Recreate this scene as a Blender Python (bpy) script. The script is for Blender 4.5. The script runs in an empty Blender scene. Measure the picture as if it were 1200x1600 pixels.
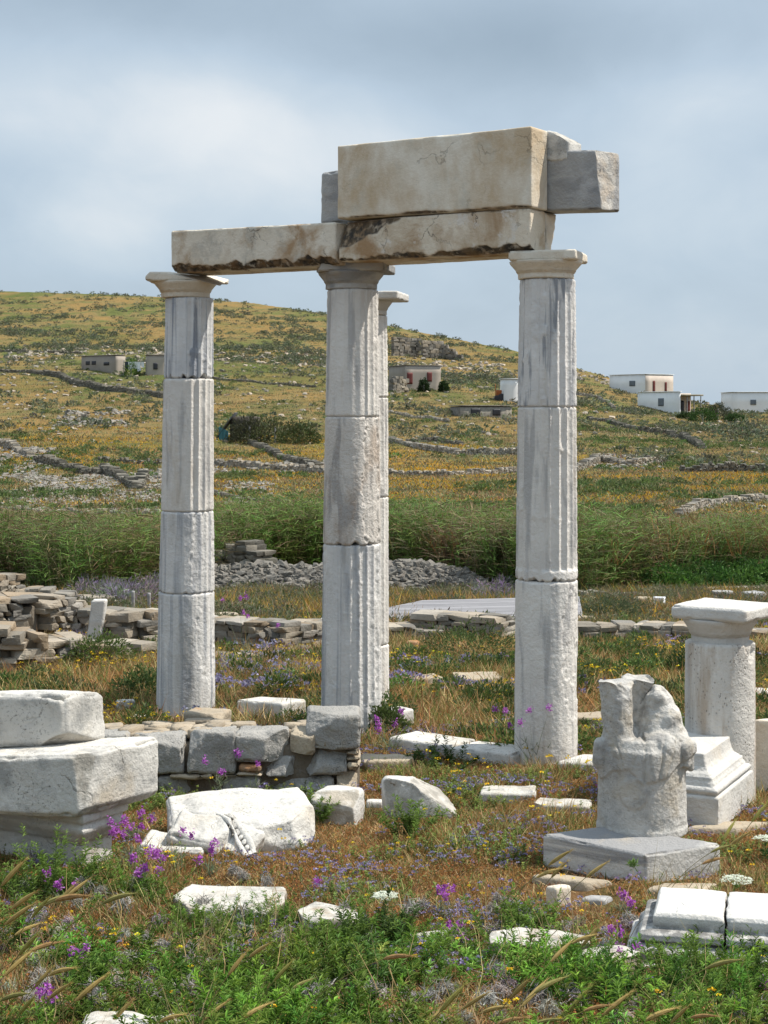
import bpy, bmesh, math, random
import numpy as np
from math import radians, sin, cos, pi
from mathutils import Vector, Matrix

S = bpy.context.scene
COL = S.collection
rng = np.random.default_rng(7)
random.seed(7)

# ------------------------------------------------------------------ camera, light, sky
F = 2600.0                      # focal length in photo pixels (photo 1200 x 1600)
CZ = 2.9                        # eye height above the column bases
HOR = 640.0                     # photo row of the horizon
cam = bpy.data.cameras.new('camera'); camo = bpy.data.objects.new('camera', cam); COL.objects.link(camo)
camo.location = (0, 0, CZ); camo.rotation_euler = (pi/2, 0, 0)
cam.sensor_fit = 'VERTICAL'; cam.sensor_height = 36.0; cam.sensor_width = 27.0
cam.lens = 36.0*F/1600.0
cam.shift_y = -(800-HOR)/1600.0
cam.clip_start = 0.1; cam.clip_end = 6000
S.camera = camo
S.view_settings.view_transform = 'Standard'; S.view_settings.look = 'None'
S.view_settings.exposure = 0.58; S.view_settings.gamma = 1.0
SUN_EL, SUN_AZ = radians(58), radians(84)     # azimuth from +Y towards +X
sun = bpy.data.lights.new('sun', 'SUN'); suno = bpy.data.objects.new('sun', sun); COL.objects.link(suno)
sun.energy = 4.0; sun.angle = radians(0.6); sun.color = (1.0, .945, .86)
sdir = Vector((cos(SUN_EL)*sin(SUN_AZ), cos(SUN_EL)*cos(SUN_AZ), sin(SUN_EL)))
suno.rotation_euler = sdir.to_track_quat('Z', 'Y').to_euler()
suno.location = (20, 5, 40)

def new(nt, t, **kw):
    n = nt.nodes.new(t)
    for k, v in kw.items():
        if k in n.inputs: n.inputs[k].default_value = v
        else: setattr(n, k, v)
    return n
def ramp(nt, fac, stops, interp='LINEAR'):
    r = nt.nodes.new('ShaderNodeValToRGB'); r.color_ramp.interpolation = interp
    e = r.color_ramp.elements
    while len(e) > 1: e.remove(e[-1])
    e[0].position = stops[0][0]; e[0].color = tuple(stops[0][1]) + (1,) if hasattr(stops[0][1], '__len__') else (stops[0][1],)*3 + (1,)
    for p, c in stops[1:]:
        x = e.new(p); x.color = tuple(c) + (1,) if hasattr(c, '__len__') else (c,)*3 + (1,)
    nt.links.new(fac, r.inputs[0]); return r.outputs[0]
def mathn(nt, op, a, b=None, c=None, clamp=False):
    m = nt.nodes.new('ShaderNodeMath'); m.operation = op; m.use_clamp = clamp
    for i, v in enumerate((a, b, c)):
        if v is None: continue
        if isinstance(v, (int, float)): m.inputs[i].default_value = v
        else: nt.links.new(v, m.inputs[i])
    return m.outputs[0]
def mixc(nt, fac, a, b, mode='MIX'):
    m = nt.nodes.new('ShaderNodeMix'); m.data_type = 'RGBA'; m.blend_type = mode
    for s, v in ((0, fac), (6, a), (7, b)):
        if isinstance(v, (int, float)): m.inputs[s].default_value = v
        elif hasattr(v, '__len__'): m.inputs[s].default_value = tuple(v) + (1,)
        else: nt.links.new(v, m.inputs[s])
    return m.outputs[2]

W = bpy.data.worlds.new('World'); S.world = W; W.use_nodes = True
nt = W.node_tree; nt.nodes.clear()
out = nt.nodes.new('ShaderNodeOutputWorld'); bg = nt.nodes.new('ShaderNodeBackground')
SKY_S = 0.1
bg.inputs[1].default_value = SKY_S
sky = nt.nodes.new('ShaderNodeTexSky'); sky.sky_type = 'NISHITA'; sky.sun_disc = False
sky.sun_elevation = SUN_EL; sky.sun_rotation = SUN_AZ; sky.dust_density = 2.0; sky.air_density = 1.0
tc = nt.nodes.new('ShaderNodeTexCoord')
sep = nt.nodes.new('ShaderNodeSeparateXYZ'); nt.links.new(tc.outputs['Generated'], sep.inputs[0])
# clouds: a soft layer of stratocumulus by direction (azimuth tangent a, elevation tangent e)
ya = mathn(nt, 'MAXIMUM', sep.outputs[1], 0.05)
az = mathn(nt, 'DIVIDE', sep.outputs[0], ya); el = mathn(nt, 'DIVIDE', sep.outputs[2], ya)
def cloudnoise(sc, det, dist, off, zs=1.6):
    mp = nt.nodes.new('ShaderNodeMapping'); mp.inputs['Scale'].default_value = (1, 1, zs); mp.inputs['Location'].default_value = off
    nt.links.new(tc.outputs['Generated'], mp.inputs[0])
    n = new(nt, 'ShaderNodeTexNoise', Scale=sc, Detail=det, Roughness=.55, Distortion=dist)
    nt.links.new(mp.outputs[0], n.inputs[0]); return n.outputs[0]
def blob(a0, e0, ra, re):
    u = mathn(nt, 'DIVIDE', mathn(nt, 'SUBTRACT', az, a0), ra); v = mathn(nt, 'DIVIDE', mathn(nt, 'SUBTRACT', el, e0), re)
    d = mathn(nt, 'ADD', mathn(nt, 'MULTIPLY', u, u), mathn(nt, 'MULTIPLY', v, v))
    return mathn(nt, 'POWER', 2.718, mathn(nt, 'MULTIPLY', d, -1.0))
n1 = cloudnoise(5.0, 7, .4, (1.3, .2, .7)); n2 = cloudnoise(14.0, 8, .5, (4.1, 2.2, .3))
d1 = mathn(nt, 'ADD', mathn(nt, 'MULTIPLY', mathn(nt, 'SUBTRACT', n1, .5), 1.3), mathn(nt, 'MULTIPLY', mathn(nt, 'SUBTRACT', n2, .5), .75))
# cloud brightness: bright cumulus banks, dark belly high up, blue-grey gaps
br = mathn(nt, 'MULTIPLY', blob(-.15, .178, .12, .045), .58)
for a0, e0, ra, re, s in ((-.175, .105, .055, .028, .42), (-.02, .155, .1, .035, .34), (.2, .19, .06, .03, .36), (.16, .125, .12, .03, .2), (-.06, .12, .06, .03, .2),
                          (.07, .222, .14, .026, -.46), (-.14, .25, .09, .024, -.34), (-.20, .15, .03, .016, -.12), (.2, .03, .2, .035, .10), (.0, .1, .3, .05, .08)):
    br = mathn(nt, 'ADD', br, mathn(nt, 'MULTIPLY', blob(a0, e0, ra, re), s))
dens = mathn(nt, 'ADD', mathn(nt, 'ADD', mathn(nt, 'MULTIPLY', br, .8), mathn(nt, 'MULTIPLY', d1, .42)), .43)
ccol = ramp(nt, dens, [(0.0, (.24, .305, .37)), (.3, (.29, .36, .43)), (.52, (.345, .42, .495)), (.72, (.41, .475, .535)), (1.0, (.56, .585, .605))])
cs = nt.nodes.new('ShaderNodeVectorMath'); cs.operation = 'SCALE'; nt.links.new(mathn(nt, 'MULTIPLY', ramp(nt, sep.outputs[2], [(.26, .5), (.6, .86)]), 2.0/SKY_S), cs.inputs[3])        # brighter cloud high overhead
nt.links.new(ccol, cs.inputs[0])
cov = ramp(nt, sep.outputs[2], [(.24, .90), (.5, .82), (.9, .78)])       # the cloud sheet thins out overhead
skm = mixc(nt, cov, sky.outputs[0], cs.outputs[0])
nt.links.new(skm, bg.inputs[0]); nt.links.new(bg.outputs[0], out.inputs[0])

# ------------------------------------------------------------------ noise
_p = np.random.default_rng(3).permutation(256); _p = np.concatenate([_p, _p, _p])
_g = np.random.default_rng(4).normal(size=(256, 3)); _g /= np.linalg.norm(_g, axis=1)[:, None]
def perlin(P):
    P = np.asarray(P, float); i = np.floor(P).astype(np.int64); f = P - i; i &= 255
    w = f*f*f*(f*(f*6-15)+10); r = 0
    for dx in (0, 1):
        for dy in (0, 1):
            for dz in (0, 1):
                h = _p[_p[_p[i[:, 0]+dx]+i[:, 1]+dy]+i[:, 2]+dz]
                g = _g[h]
                d = (g*(f-np.array([dx, dy, dz]))).sum(1)
                r = r + d*(w[:, 0] if dx else 1-w[:, 0])*(w[:, 1] if dy else 1-w[:, 1])*(w[:, 2] if dz else 1-w[:, 2])
    return r*1.5
def fbm(P, o=4, rough=.5):
    P = np.asarray(P, float); a, s, r = 1.0, 0.0, 0
    for k in range(o):
        r = r + a*perlin(P*2**k+k*17.3); s += a; a *= rough
    return r/s
def sstep(a, b, x):
    t = np.clip((x-a)/(b-a), 0, 1); return t*t*(3-2*t)

# ------------------------------------------------------------------ terrain height
_zy = np.array([-60, 0, 1, 6.5, 9, 12, 18, 22, 30, 38, 46, 60, 90, 120], float)
_zz = np.array([1.25, 1.25, 1.2, .33, .04, 0, -.05, -.2, -.7, -1.35, -1.7, -1.9, -1.95, -1.8], float)
_cpx = np.array([-400, 0, 150, 300, 400, 510, 580, 650, 720, 800, 860, 900, 950, 1000, 1100, 1300, 1700], float)
_crow = np.array([452, 455, 459, 466, 474, 490, 503, 518, 531, 547, 562, 574, 590, 606, 632, 639, 640], float)
_cY = np.array([600, 580, 570, 550, 530, 500, 480, 460, 430, 400, 370, 350, 330, 315, 290, 275, 270], float)
def ground(X, Y, detail=True):
    X = np.asarray(X, float); Y = np.asarray(Y, float)
    X, Y = np.broadcast_arrays(X, Y)
    Yc = np.maximum(Y, 1.0)
    zn = np.interp(Y, _zy, _zz)
    px = 600+F*np.clip(X/Yc, -.5, .5)
    rc = np.interp(px, _cpx, _crow); yc = np.interp(px, _cpx, _cY)
    t = np.log(np.maximum(Y, 120)/120)/np.log(yc/120)
    tt = np.clip(t, 0, 1)
    row = 742+(rc-742)*tt**.92
    zf = CZ-(row-HOR)*np.minimum(np.maximum(Y, 120), yc)/F
    zc = CZ-(rc-HOR)*yc/F
    over = np.maximum(Y-yc, 0)
    zf = np.where(over > 0, zc-over*.012-.00002*over**2, zf)
    zf = np.maximum(zf, -4.0)
    z = np.where(Y < 120, zn, zf)
    if detail:
        P = np.stack([X.ravel(), Y.ravel(), np.zeros(X.size)], 1); ymin, ymax = Y.min(), Y.max()
        a = fbm(P/1.1, 3).reshape(X.shape)*.045*sstep(40, 10, Y) if ymin < 40 else 0
        b = fbm(P/6.0+9, 3).reshape(X.shape)*(.1*sstep(8, 14, Y)*sstep(130, 60, Y)) if ymin < 130 else 0
        c = fbm(P/19.0+5, 4).reshape(X.shape)*(.9*sstep(110, 190, Y))*sstep(0, .25, 1-np.clip(t, 0, 1)+.05) if ymax > 110 else 0
        c2 = fbm(P/5.0+3, 3).reshape(X.shape)*(.28*sstep(110, 190, Y)) if ymax > 110 else 0
        z = z+a+b*(.6+.4*sstep(19, 25, Y))+c+c2
    return z
def ground1(X, Y): return float(ground(np.array([X]), np.array([Y]))[0])
_hY = np.concatenate([np.arange(5, 40, .02), np.geomspace(40, 900, 1600)])
def hit(px, row):
    k = (px-600)/F; z = ground(k*_hY, _hY); r = CZ-(row-HOR)/F*_hY
    i = np.argmax(r <= z)
    Y = _hY[i] if r[i] <= z[i] else 300.0
    return Vector((k*Y, Y, CZ-(row-HOR)/F*Y))
def zrow(row, Y): return CZ-(row-HOR)/F*Y
def xpx(px, Y): return (px-600)/F*Y
def onz(px, row, z=0.0):
    Y = (CZ-z)*F/(row-HOR); return Vector(((px-600)/F*Y, Y, z))

# ------------------------------------------------------------------ mesh helpers
def mesh_np(name, V, quads=None, tris=None, mat=None, parent=None, col=None, smooth=True, loc=None, mats=None, mi=None, extra=None):
    V = np.asarray(V, np.float32)
    me = bpy.data.meshes.new(name)
    nq = 0 if quads is None else len(quads); ntr = 0 if tris is None else len(tris)
    idx = []
    if nq: idx.append(np.asarray(quads, np.int32).ravel())
    if ntr: idx.append(np.asarray(tris, np.int32).ravel())
    idx = np.concatenate(idx)
    me.vertices.add(len(V)); me.vertices.foreach_set('co', V.ravel())
    me.loops.add(len(idx)); me.loops.foreach_set('vertex_index', idx)
    me.polygons.add(nq+ntr)
    st = np.concatenate([np.arange(nq)*4, nq*4+np.arange(ntr)*3]).astype(np.int32)
    me.polygons.foreach_set('loop_start', st)
    if mi is not None: me.polygons.foreach_set('material_index', np.asarray(mi, np.int32))
    me.polygons.foreach_set('use_smooth', np.full(nq+ntr, smooth))
    if col is not None:
        a = me.color_attributes.new('Col', 'FLOAT_COLOR', 'POINT')
        c = np.ones((len(V), 4), np.float32); c[:, :3] = col; a.data.foreach_set('color', c.ravel())
    if extra is not None:
        a = me.attributes.new('wear', 'FLOAT', 'POINT'); a.data.foreach_set('value', np.asarray(extra, np.float32))
    me.update(calc_edges=True); me.validate()
    for m in (mats or [mat]): me.materials.append(m)
    o = bpy.data.objects.new(name, me); COL.objects.link(o)
    if parent is not None: o.parent = parent
    if loc is not None: o.location = loc
    return o
def tag(o, label=None, cat=None, group=None, kind=None):
    if label: o['label'] = label
    if cat: o['category'] = cat
    if group: o['group'] = group
    if kind: o['kind'] = kind
    return o
def empty(name, loc, label, cat, group=None, rz=0):
    o = bpy.data.objects.new(name, None); COL.objects.link(o); o.location = loc; o.rotation_euler = (0, 0, rz)
    o.empty_display_size = .1
    return tag(o, label, cat, group, 'thing')

class Acc:
    """collects pieces into one mesh"""
    def __init__(s): s.V = []; s.Q = []; s.T = []; s.C = []; s.n = 0
    def add(s, V, Q=None, T=None, C=None):
        V = np.asarray(V, float)
        if Q is not None and len(Q): s.Q.append(np.asarray(Q)+s.n)
        if T is not None and len(T): s.T.append(np.asarray(T)+s.n)
        s.V.append(V); s.C.append(np.broadcast_to(np.asarray((1, 1, 1) if C is None else C, float), (len(V), 3))); s.n += len(V)
    def obj(s, name, mat, parent=None, loc=None, smooth=True):
        return mesh_np(name, np.concatenate(s.V), np.concatenate(s.Q) if s.Q else None, np.concatenate(s.T) if s.T else None, mat, parent, np.concatenate(s.C), smooth, loc)

_gc = {}
def boxgrid(nx, ny, nz):
    """welded surface grid of the cube [-1,1]^3"""
    k = (nx, ny, nz)
    if k in _gc: return _gc[k]
    Vs, Qs, n = [], [], 0
    N = (nx, ny, nz)
    for ax in range(3):
        u, v = (ax+1) % 3, (ax+2) % 3
        for sg in (-1, 1):
            gu, gv = np.meshgrid(np.arange(N[u]+1), np.arange(N[v]+1), indexing='ij')
            P = np.zeros((gu.size, 3)); P[:, u] = gu.ravel()*2/N[u]-1; P[:, v] = gv.ravel()*2/N[v]-1; P[:, ax] = sg
            id_ = np.arange(gu.size).reshape(gu.shape)+n
            q = np.stack([id_[:-1, :-1], id_[1:, :-1], id_[1:, 1:], id_[:-1, 1:]], -1).reshape(-1, 4)
            if sg < 0: q = q[:, ::-1]
            Vs.append(P); Qs.append(q); n += gu.size
    V = np.concatenate(Vs); Q = np.concatenate(Qs)
    key = np.round(V*1e5).astype(np.int64); _, first, inv = np.unique(key, axis=0, return_index=True, return_inverse=True)
    V = V[first]; Q = inv.reshape(-1)[Q]
    _gc[k] = (V, Q); return V, Q

def stone(dims, res=.02, r=.03, amp=.01, freq=4, chip=.0, seed=0, cuts=(), lump=0.0, fine=.0, mx=90):
    """rounded weathered block centred at 0: returns box-space points (V,Q, cutmask)"""
    h = np.array(dims)/2.0
    n = [int(np.clip(round(d/res), 2, mx)) for d in dims]
    U, Q = boxgrid(*n); P = U*h; o = np.array([seed*3.7, seed*1.3, seed*7.1])
    rr = min(r, h.min()*.95)
    inner = np.clip(P, -(h-rr), h-rr); d = P-inner; L = np.linalg.norm(d, axis=1)[:, None]; D = d/np.maximum(L, 1e-9)
    P = inner+D*rr
    edge = 1-np.abs(D).max(1); edge = np.clip(edge/.3, 0, 1)
    if chip > 0:
        c = fbm(P*freq*1.6+o+3, 4); c2 = sstep(.05, .45, c)
        P = P-D*(edge*(.10+c2*1.5)*chip)[:, None]
    mask = np.zeros(len(P))
    for nn, dd, na in cuts:
        nn = np.array(nn, float); nn /= np.linalg.norm(nn)
        e = P@nn-dd-fbm(P*6+o, 4)*na
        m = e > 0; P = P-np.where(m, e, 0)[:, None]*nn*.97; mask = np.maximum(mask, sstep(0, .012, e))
    P = P+D*(fbm(P*freq+o, 4)*amp)[:, None]
    if lump: P = P+np.stack([fbm(P*freq*.45+o+k*11, 2) for k in range(3)], 1)*lump
    if fine: P = P+D*(fbm(P*38+o, 3)*fine)[:, None]
    return P, Q, mask
def warp8(P, dims, C):
    """trilinear map of box-space points to the 8 corners C[ix][iy][iz]"""
    t = P/np.array(dims)+.5; r = 0
    for ix in (0, 1):
        for iy in (0, 1):
            for iz in (0, 1):
                w = (t[:, 0] if ix else 1-t[:, 0])*(t[:, 1] if iy else 1-t[:, 1])*(t[:, 2] if iz else 1-t[:, 2])
                r = r+w[:, None]*np.array(C[ix][iy][iz])
    return r
FOOT = []      # footprints (quads) where nothing grows
def quadblock(name, base, ztop, mat, label=None, cat='block', parent=None, group=None, foot=True, zbot=None, **kw):
    """base: 4 ground corners (Vector) in order (-x-y)(+x-y)(+x+y)(-x+y); ztop: 4 heights"""
    b = [Vector(p) for p in base]
    zb = zbot if zbot is not None else [p.z for p in b]
    dims = ((b[1]-b[0]).length*.5+(b[2]-b[3]).length*.5, (b[3]-b[0]).length*.5+(b[2]-b[1]).length*.5, float(np.mean(ztop)-np.mean(zb)))
    c = sum(b, Vector())/4; c.z = float(np.mean(zb))
    ordr = {(0, 0): 0, (1, 0): 1, (1, 1): 2, (0, 1): 3}
    C = [[[None, None], [None, None]], [[None, None], [None, None]]]
    for (ix, iy), k in ordr.items():
        C[ix][iy][0] = (b[k].x-c.x, b[k].y-c.y, zb[k]-c.z); C[ix][iy][1] = (b[k].x-c.x, b[k].y-c.y, ztop[k]-c.z)
    fn = kw.pop('fn', None)
    P, Q, m = stone(dims, **kw)
    P = warp8(P, dims, C)
    if fn is not None: P = fn(P)
    par = parent
    loc = c if parent is None else c-parent.location
    o = mesh_np(name, P, Q, None, mat, par, None, True, loc, extra=m)
    if label: tag(o, label, cat, group, 'thing')
    if foot: FOOT.append([(p.x, p.y) for p in b])
    return o
def para(l, f, r):
    """ground parallelogram from left, front (nearest) and right corner: front edge runs l->f, side f->r"""
    return [l, f, r, l+(r-f)]
# ------------------------------------------------------------------ materials
def newmat(name):
    m = bpy.data.materials.new(name); m.use_nodes = True; nt = m.node_tree; nt.nodes.clear()
    o = nt.nodes.new('ShaderNodeOutputMaterial'); b = nt.nodes.new('ShaderNodeBsdfPrincipled'); nt.links.new(b.outputs[0], o.inputs[0])
    b.inputs['Roughness'].default_value = .85; b.inputs['Specular IOR Level'].default_value = .25
    return m, nt, b
def noise_at(nt, vec, scale, detail=5, rough=.55, dist=0, mscale=None):
    if mscale is not None:
        mp = nt.nodes.new('ShaderNodeMapping'); mp.inputs['Scale'].default_value = mscale; nt.links.new(vec, mp.inputs[0]); vec = mp.outputs[0]
    n = new(nt, 'ShaderNodeTexNoise', Scale=scale, Detail=detail, Roughness=rough, Distortion=dist); nt.links.new(vec, n.inputs[0]); return n.outputs[0]
def stone_mat(name, c1, c2, vein=None, vscale=(7, 7, .5), vlo=.5, vhi=.62, vamt=.8, stain=None, sscale=2.5, slo=.52, shi=.68, samt=.6, sms=None,
              stain2=None, s2lo=.56, s2hi=.66, s2amt=.5, s2scale=6, speck=(.10, .095, .08), spamt=.5, splo=.6, spscale=55, bump=.35, bscale=40, bdist=.012,
              wear=None, wear_shade2=(.30, .20, .105), cracks=0, crack_scale=3.0, use_col=False, pits=0):
    m, nt, b = newmat(name); L = nt.links.new
    tc = nt.nodes.new('ShaderNodeTexCoord'); oi = nt.nodes.new('ShaderNodeObjectInfo')
    va = nt.nodes.new('ShaderNodeVectorMath'); va.operation = 'MULTIPLY_ADD'
    va.inputs[1].default_value = (1, 1, 1); L(tc.outputs['Object'], va.inputs[0])
    cb = nt.nodes.new('ShaderNodeCombineXYZ')
    for i, f in enumerate((31.0, 17.0, 53.0)): L(mathn(nt, 'MULTIPLY', oi.outputs['Random'], f), cb.inputs[i])
    L(cb.outputs[0], va.inputs[2]); v = va.outputs[0]
    nA = noise_at(nt, v, 3.0, 8, .6)
    col = mixc(nt, ramp(nt, nA, [(.32, 0.0), (.68, 1.0)]), c1, c2)
    if use_col:
        at = nt.nodes.new('ShaderNodeAttribute'); at.attribute_name = 'Col'; col = mixc(nt, 1.0, col, at.outputs['Color'], 'MULTIPLY')
    if vein is not None:
        nv = noise_at(nt, v, 1.0, 6, .55, .5, vscale)
        col = mixc(nt, mathn(nt, 'MULTIPLY', ramp(nt, nv, [(vlo, 0.0), (vhi, 1.0)]), vamt), col, vein)
    if stain is not None:
        ns = noise_at(nt, v, sscale, 7, .62, .3, sms)
        col = mixc(nt, mathn(nt, 'MULTIPLY', ramp(nt, ns, [(slo, 0.0), (shi, 1.0)]), samt), col, stain)
    if stain2 is not None:
        ns = noise_at(nt, v, s2scale, 8, .65, .2)
        col = mixc(nt, mathn(nt, 'MULTIPLY', ramp(nt, ns, [(s2lo, 0.0), (s2hi, 1.0)]), s2amt), col, stain2)
    fine = noise_at(nt, v, bscale, 8, .65)
    sp = noise_at(nt, v, spscale, 5, .7)
    big = noise_at(nt, v, 4.5, 4, .6)
    spf = mathn(nt, 'MULTIPLY', ramp(nt, sp, [(splo, 0.0), (splo+.07, 1.0)]), ramp(nt, big, [(.42, 0.0), (.62, 1.0)]))
    col = mixc(nt, mathn(nt, 'MULTIPLY', spf, spamt), col, speck)
    hgt = mathn(nt, 'ADD', mathn(nt, 'MULTIPLY', fine, .7), mathn(nt, 'MULTIPLY', noise_at(nt, v, 11, 6, .6), .9))
    if pits:
        vo = new(nt, 'ShaderNodeTexVoronoi', Scale=48.0); vo.inputs['Randomness'].default_value = 1
        mpv = nt.nodes.new('ShaderNodeMapping'); mpv.inputs['Scale'].default_value = (1, 1, .6); L(v, mpv.inputs[0]); L(mpv.outputs[0], vo.inputs[0])
        pm = mathn(nt, 'MULTIPLY', ramp(nt, vo.outputs['Distance'], [(.12, 1.0), (.3, 0.0)]), ramp(nt, noise_at(nt, v, 8, 3), [(.45, 0.0), (.6, 1.0)]))
        hgt = mathn(nt, 'SUBTRACT', hgt, mathn(nt, 'MULTIPLY', pm, pits))
        col = mixc(nt, mathn(nt, 'MULTIPLY', pm, .75), col, (.13, .11, .09))
    if cracks:
        mpc = nt.nodes.new('ShaderNodeVectorMath'); mpc.operation = 'ADD'
        nn = new(nt, 'ShaderNodeTexNoise', Scale=3.0, Detail=6.0, Roughness=.6); L(v, nn.inputs[0])
        sc = nt.nodes.new('ShaderNodeVectorMath'); sc.operation = 'SCALE'; sc.inputs[3].default_value = .55; L(nn.outputs['Color'], sc.inputs[0])
        L(v, mpc.inputs[0]); L(sc.outputs[0], mpc.inputs[1])
        vo = new(nt, 'ShaderNodeTexVoronoi', Scale=crack_scale); vo.feature = 'DISTANCE_TO_EDGE'; L(mpc.outputs[0], vo.inputs[0])
        cm = mathn(nt, 'MULTIPLY', ramp(nt, vo.outputs['Distance'], [(.004, 1.0), (.016, 0.0)]), ramp(nt, noise_at(nt, v, 2.2, 4), [(.5, 0.0), (.6, 1.0)]))
        col = mixc(nt, mathn(nt, 'MULTIPLY', cm, cracks), col, (.10, .085, .065)); hgt = mathn(nt, 'SUBTRACT', hgt, mathn(nt, 'MULTIPLY', cm, .5))
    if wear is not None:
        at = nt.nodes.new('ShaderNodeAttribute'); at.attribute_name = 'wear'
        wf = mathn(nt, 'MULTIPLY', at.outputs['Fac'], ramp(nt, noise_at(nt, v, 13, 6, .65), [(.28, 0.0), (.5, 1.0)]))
        col = mixc(nt, wf, col, mixc(nt, ramp(nt, noise_at(nt, v, 9, 5), [(.42, 0.0), (.6, 1.0)]), wear, wear_shade2))  # tints broken faces: dirt and wear, on the beams also painted shade
    L(col, b.inputs['Base Color'])
    bp = nt.nodes.new('ShaderNodeBump'); bp.inputs['Strength'].default_value = bump; bp.inputs['Distance'].default_value = bdist*3
    L(hgt, bp.inputs['Height']); L(bp.outputs[0], b.inputs['Normal'])
    return m
WHITE1, WHITE2 = (.70, .675, .625), (.58, .555, .51)
M_white = stone_mat('white_marble', (.61, .585, .54), (.50, .475, .435), wear_shade2=(.42, .37, .30), vein=(.44, .45, .46), vscale=(2, 3, 4), vlo=.55, vhi=.7, vamt=.35, stain=(.45, .36, .24), slo=.58, shi=.74, samt=.45, bump=.5, wear=(.30, .27, .22))
M_whiteL = stone_mat('bright_marble', (.62, .595, .545), (.50, .475, .43), wear_shade2=(.42, .39, .34), vein=(.42, .42, .42), vscale=(2, 2, 3), vlo=.6, vhi=.7, vamt=.3, stain=(.40, .33, .235), slo=.51, shi=.68, samt=.68, stain2=(.29, .285, .27), s2lo=.53, s2hi=.66, s2amt=.78, s2scale=4, spamt=.7, splo=.55, cracks=.55, crack_scale=1.6, bump=.42, wear=(.28, .26, .225))
M_soil = stone_mat('soiled_marble', (.58, .555, .50), (.45, .42, .37), wear_shade2=(.40, .35, .28), stain=(.27, .19, .11), sscale=5, slo=.5, shi=.66, samt=.7, stain2=(.25, .245, .22), s2lo=.5, s2hi=.64, s2amt=.7, s2scale=7, spamt=.7, splo=.53, cracks=.6, crack_scale=2.5, bump=.5, wear=(.25, .21, .16))
M_col = stone_mat('column_marble', (.68, .655, .62), (.55, .535, .515), vein=(.20, .215, .24), vscale=(10, 12, 1.1), vlo=.53, vhi=.60, vamt=.8, stain=(.42, .35, .26), sscale=1.0, sms=(5, 5, 1.1), slo=.55, shi=.7, samt=.5, bump=.45, spamt=.35)
M_colblue = stone_mat('blue_striped_marble', (.66, .645, .62), (.52, .52, .52), vein=(.16, .185, .23), vscale=(16, 16, .3), vlo=.53, vhi=.60, vamt=.75, stain=(.38, .34, .29), sscale=1.0, sms=(5, 5, 1.5), slo=.57, shi=.7, samt=.4, bump=.45, spamt=.3)
M_colblue2 = stone_mat('blue_grey_marble', (.69, .66, .62), (.56, .545, .52), vein=(.21, .23, .265), vscale=(9, 9, .4), vlo=.50, vhi=.62, vamt=.68, stain=(.36, .33, .28), sscale=1.0, sms=(5, 5, 1.5), slo=.54, shi=.7, samt=.45, bump=.5, spamt=.35)
M_colwarm = stone_mat('eroded_warm_marble', (.65, .605, .55), (.53, .49, .44), vein=(.25, .235, .225), vscale=(9, 9, 1.8), vlo=.52, vhi=.62, vamt=.65, stain=(.36, .26, .18), sscale=1.0, sms=(4, 4, 2.2), slo=.5, shi=.64, samt=.55, bump=.7, spamt=.5)
M_colpale = stone_mat('pale_column_marble', (.70, .665, .61), (.59, .555, .51), vein=(.29, .285, .285), vscale=(8, 10, .9), vlo=.54, vhi=.63, vamt=.6, stain=(.46, .37, .26), sscale=1.0, sms=(5, 5, .9), slo=.58, shi=.72, samt=.45, bump=.5, spamt=.25)
M_cap = stone_mat('cream_marble', (.70, .64, .54), (.60, .53, .43), vein=(.36, .35, .33), vscale=(3, 3, 5), vlo=.55, vhi=.68, vamt=.4, stain=(.42, .30, .17), slo=.5, shi=.68, samt=.5, bump=.4)
M_capgrey = stone_mat('grey_banded_marble', (.45, .43, .395), (.34, .33, .315), vein=(.15, .155, .165), vscale=(3, 3, 6), vlo=.47, vhi=.6, vamt=.6, stain=(.40, .32, .22), slo=.5, shi=.66, samt=.5, bump=.4)
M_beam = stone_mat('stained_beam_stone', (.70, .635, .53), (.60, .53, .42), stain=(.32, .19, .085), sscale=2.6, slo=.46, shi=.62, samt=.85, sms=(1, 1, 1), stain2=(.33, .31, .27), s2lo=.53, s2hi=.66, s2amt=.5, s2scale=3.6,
                   bump=.35, cracks=.8, crack_scale=2.0, wear=(.045, .04, .034), wear_shade2=(.16, .11, .065), spamt=.6)  # near-black cut edge: underside shade painted in together with dirt
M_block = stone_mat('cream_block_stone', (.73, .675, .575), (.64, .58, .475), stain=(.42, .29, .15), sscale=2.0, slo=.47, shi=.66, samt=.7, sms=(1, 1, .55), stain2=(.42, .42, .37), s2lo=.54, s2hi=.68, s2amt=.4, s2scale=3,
                    bump=.3, cracks=.4, crack_scale=1.4, wear=(.05, .045, .04), wear_shade2=(.2, .15, .1), spamt=.5, splo=.64)
M_greyblk = stone_mat('dark_weathered_marble', (.39, .38, .36), (.29, .285, .28), vein=(.17, .175, .185), vscale=(2, 2, 5), vlo=.5, vhi=.64, vamt=.5, stain=(.46, .45, .44), sscale=3.2, slo=.55, shi=.66, samt=.7, bump=.5, wear=(.52, .49, .44), wear_shade2=(.46, .40, .33))
M_granite = stone_mat('grey_granite', (.40, .38, .345), (.28, .27, .25), stain=(.38, .31, .21), sscale=4, slo=.58, shi=.72, samt=.5, stain2=(.46, .44, .39), s2lo=.55, s2hi=.68, s2amt=.5, bump=.8, bscale=60, spamt=.7, spscale=90, splo=.52, speck=(.08, .08, .078))
M_beige = stone_mat('beige_schist', (.46, .385, .28), (.34, .28, .205), stain=(.26, .22, .17), slo=.5, shi=.66, samt=.6, stain2=(.42, .22, .09), s2lo=.6, s2hi=.7, s2amt=.6, bump=.7)
M_rubble = stone_mat('dry_stone', (1.0, .97, .93), (.78, .75, .71), stain=(.20, .19, .17), sscale=9, slo=.52, shi=.68, samt=.45, bump=.6, spamt=.4, use_col=True, bscale=30)
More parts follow.
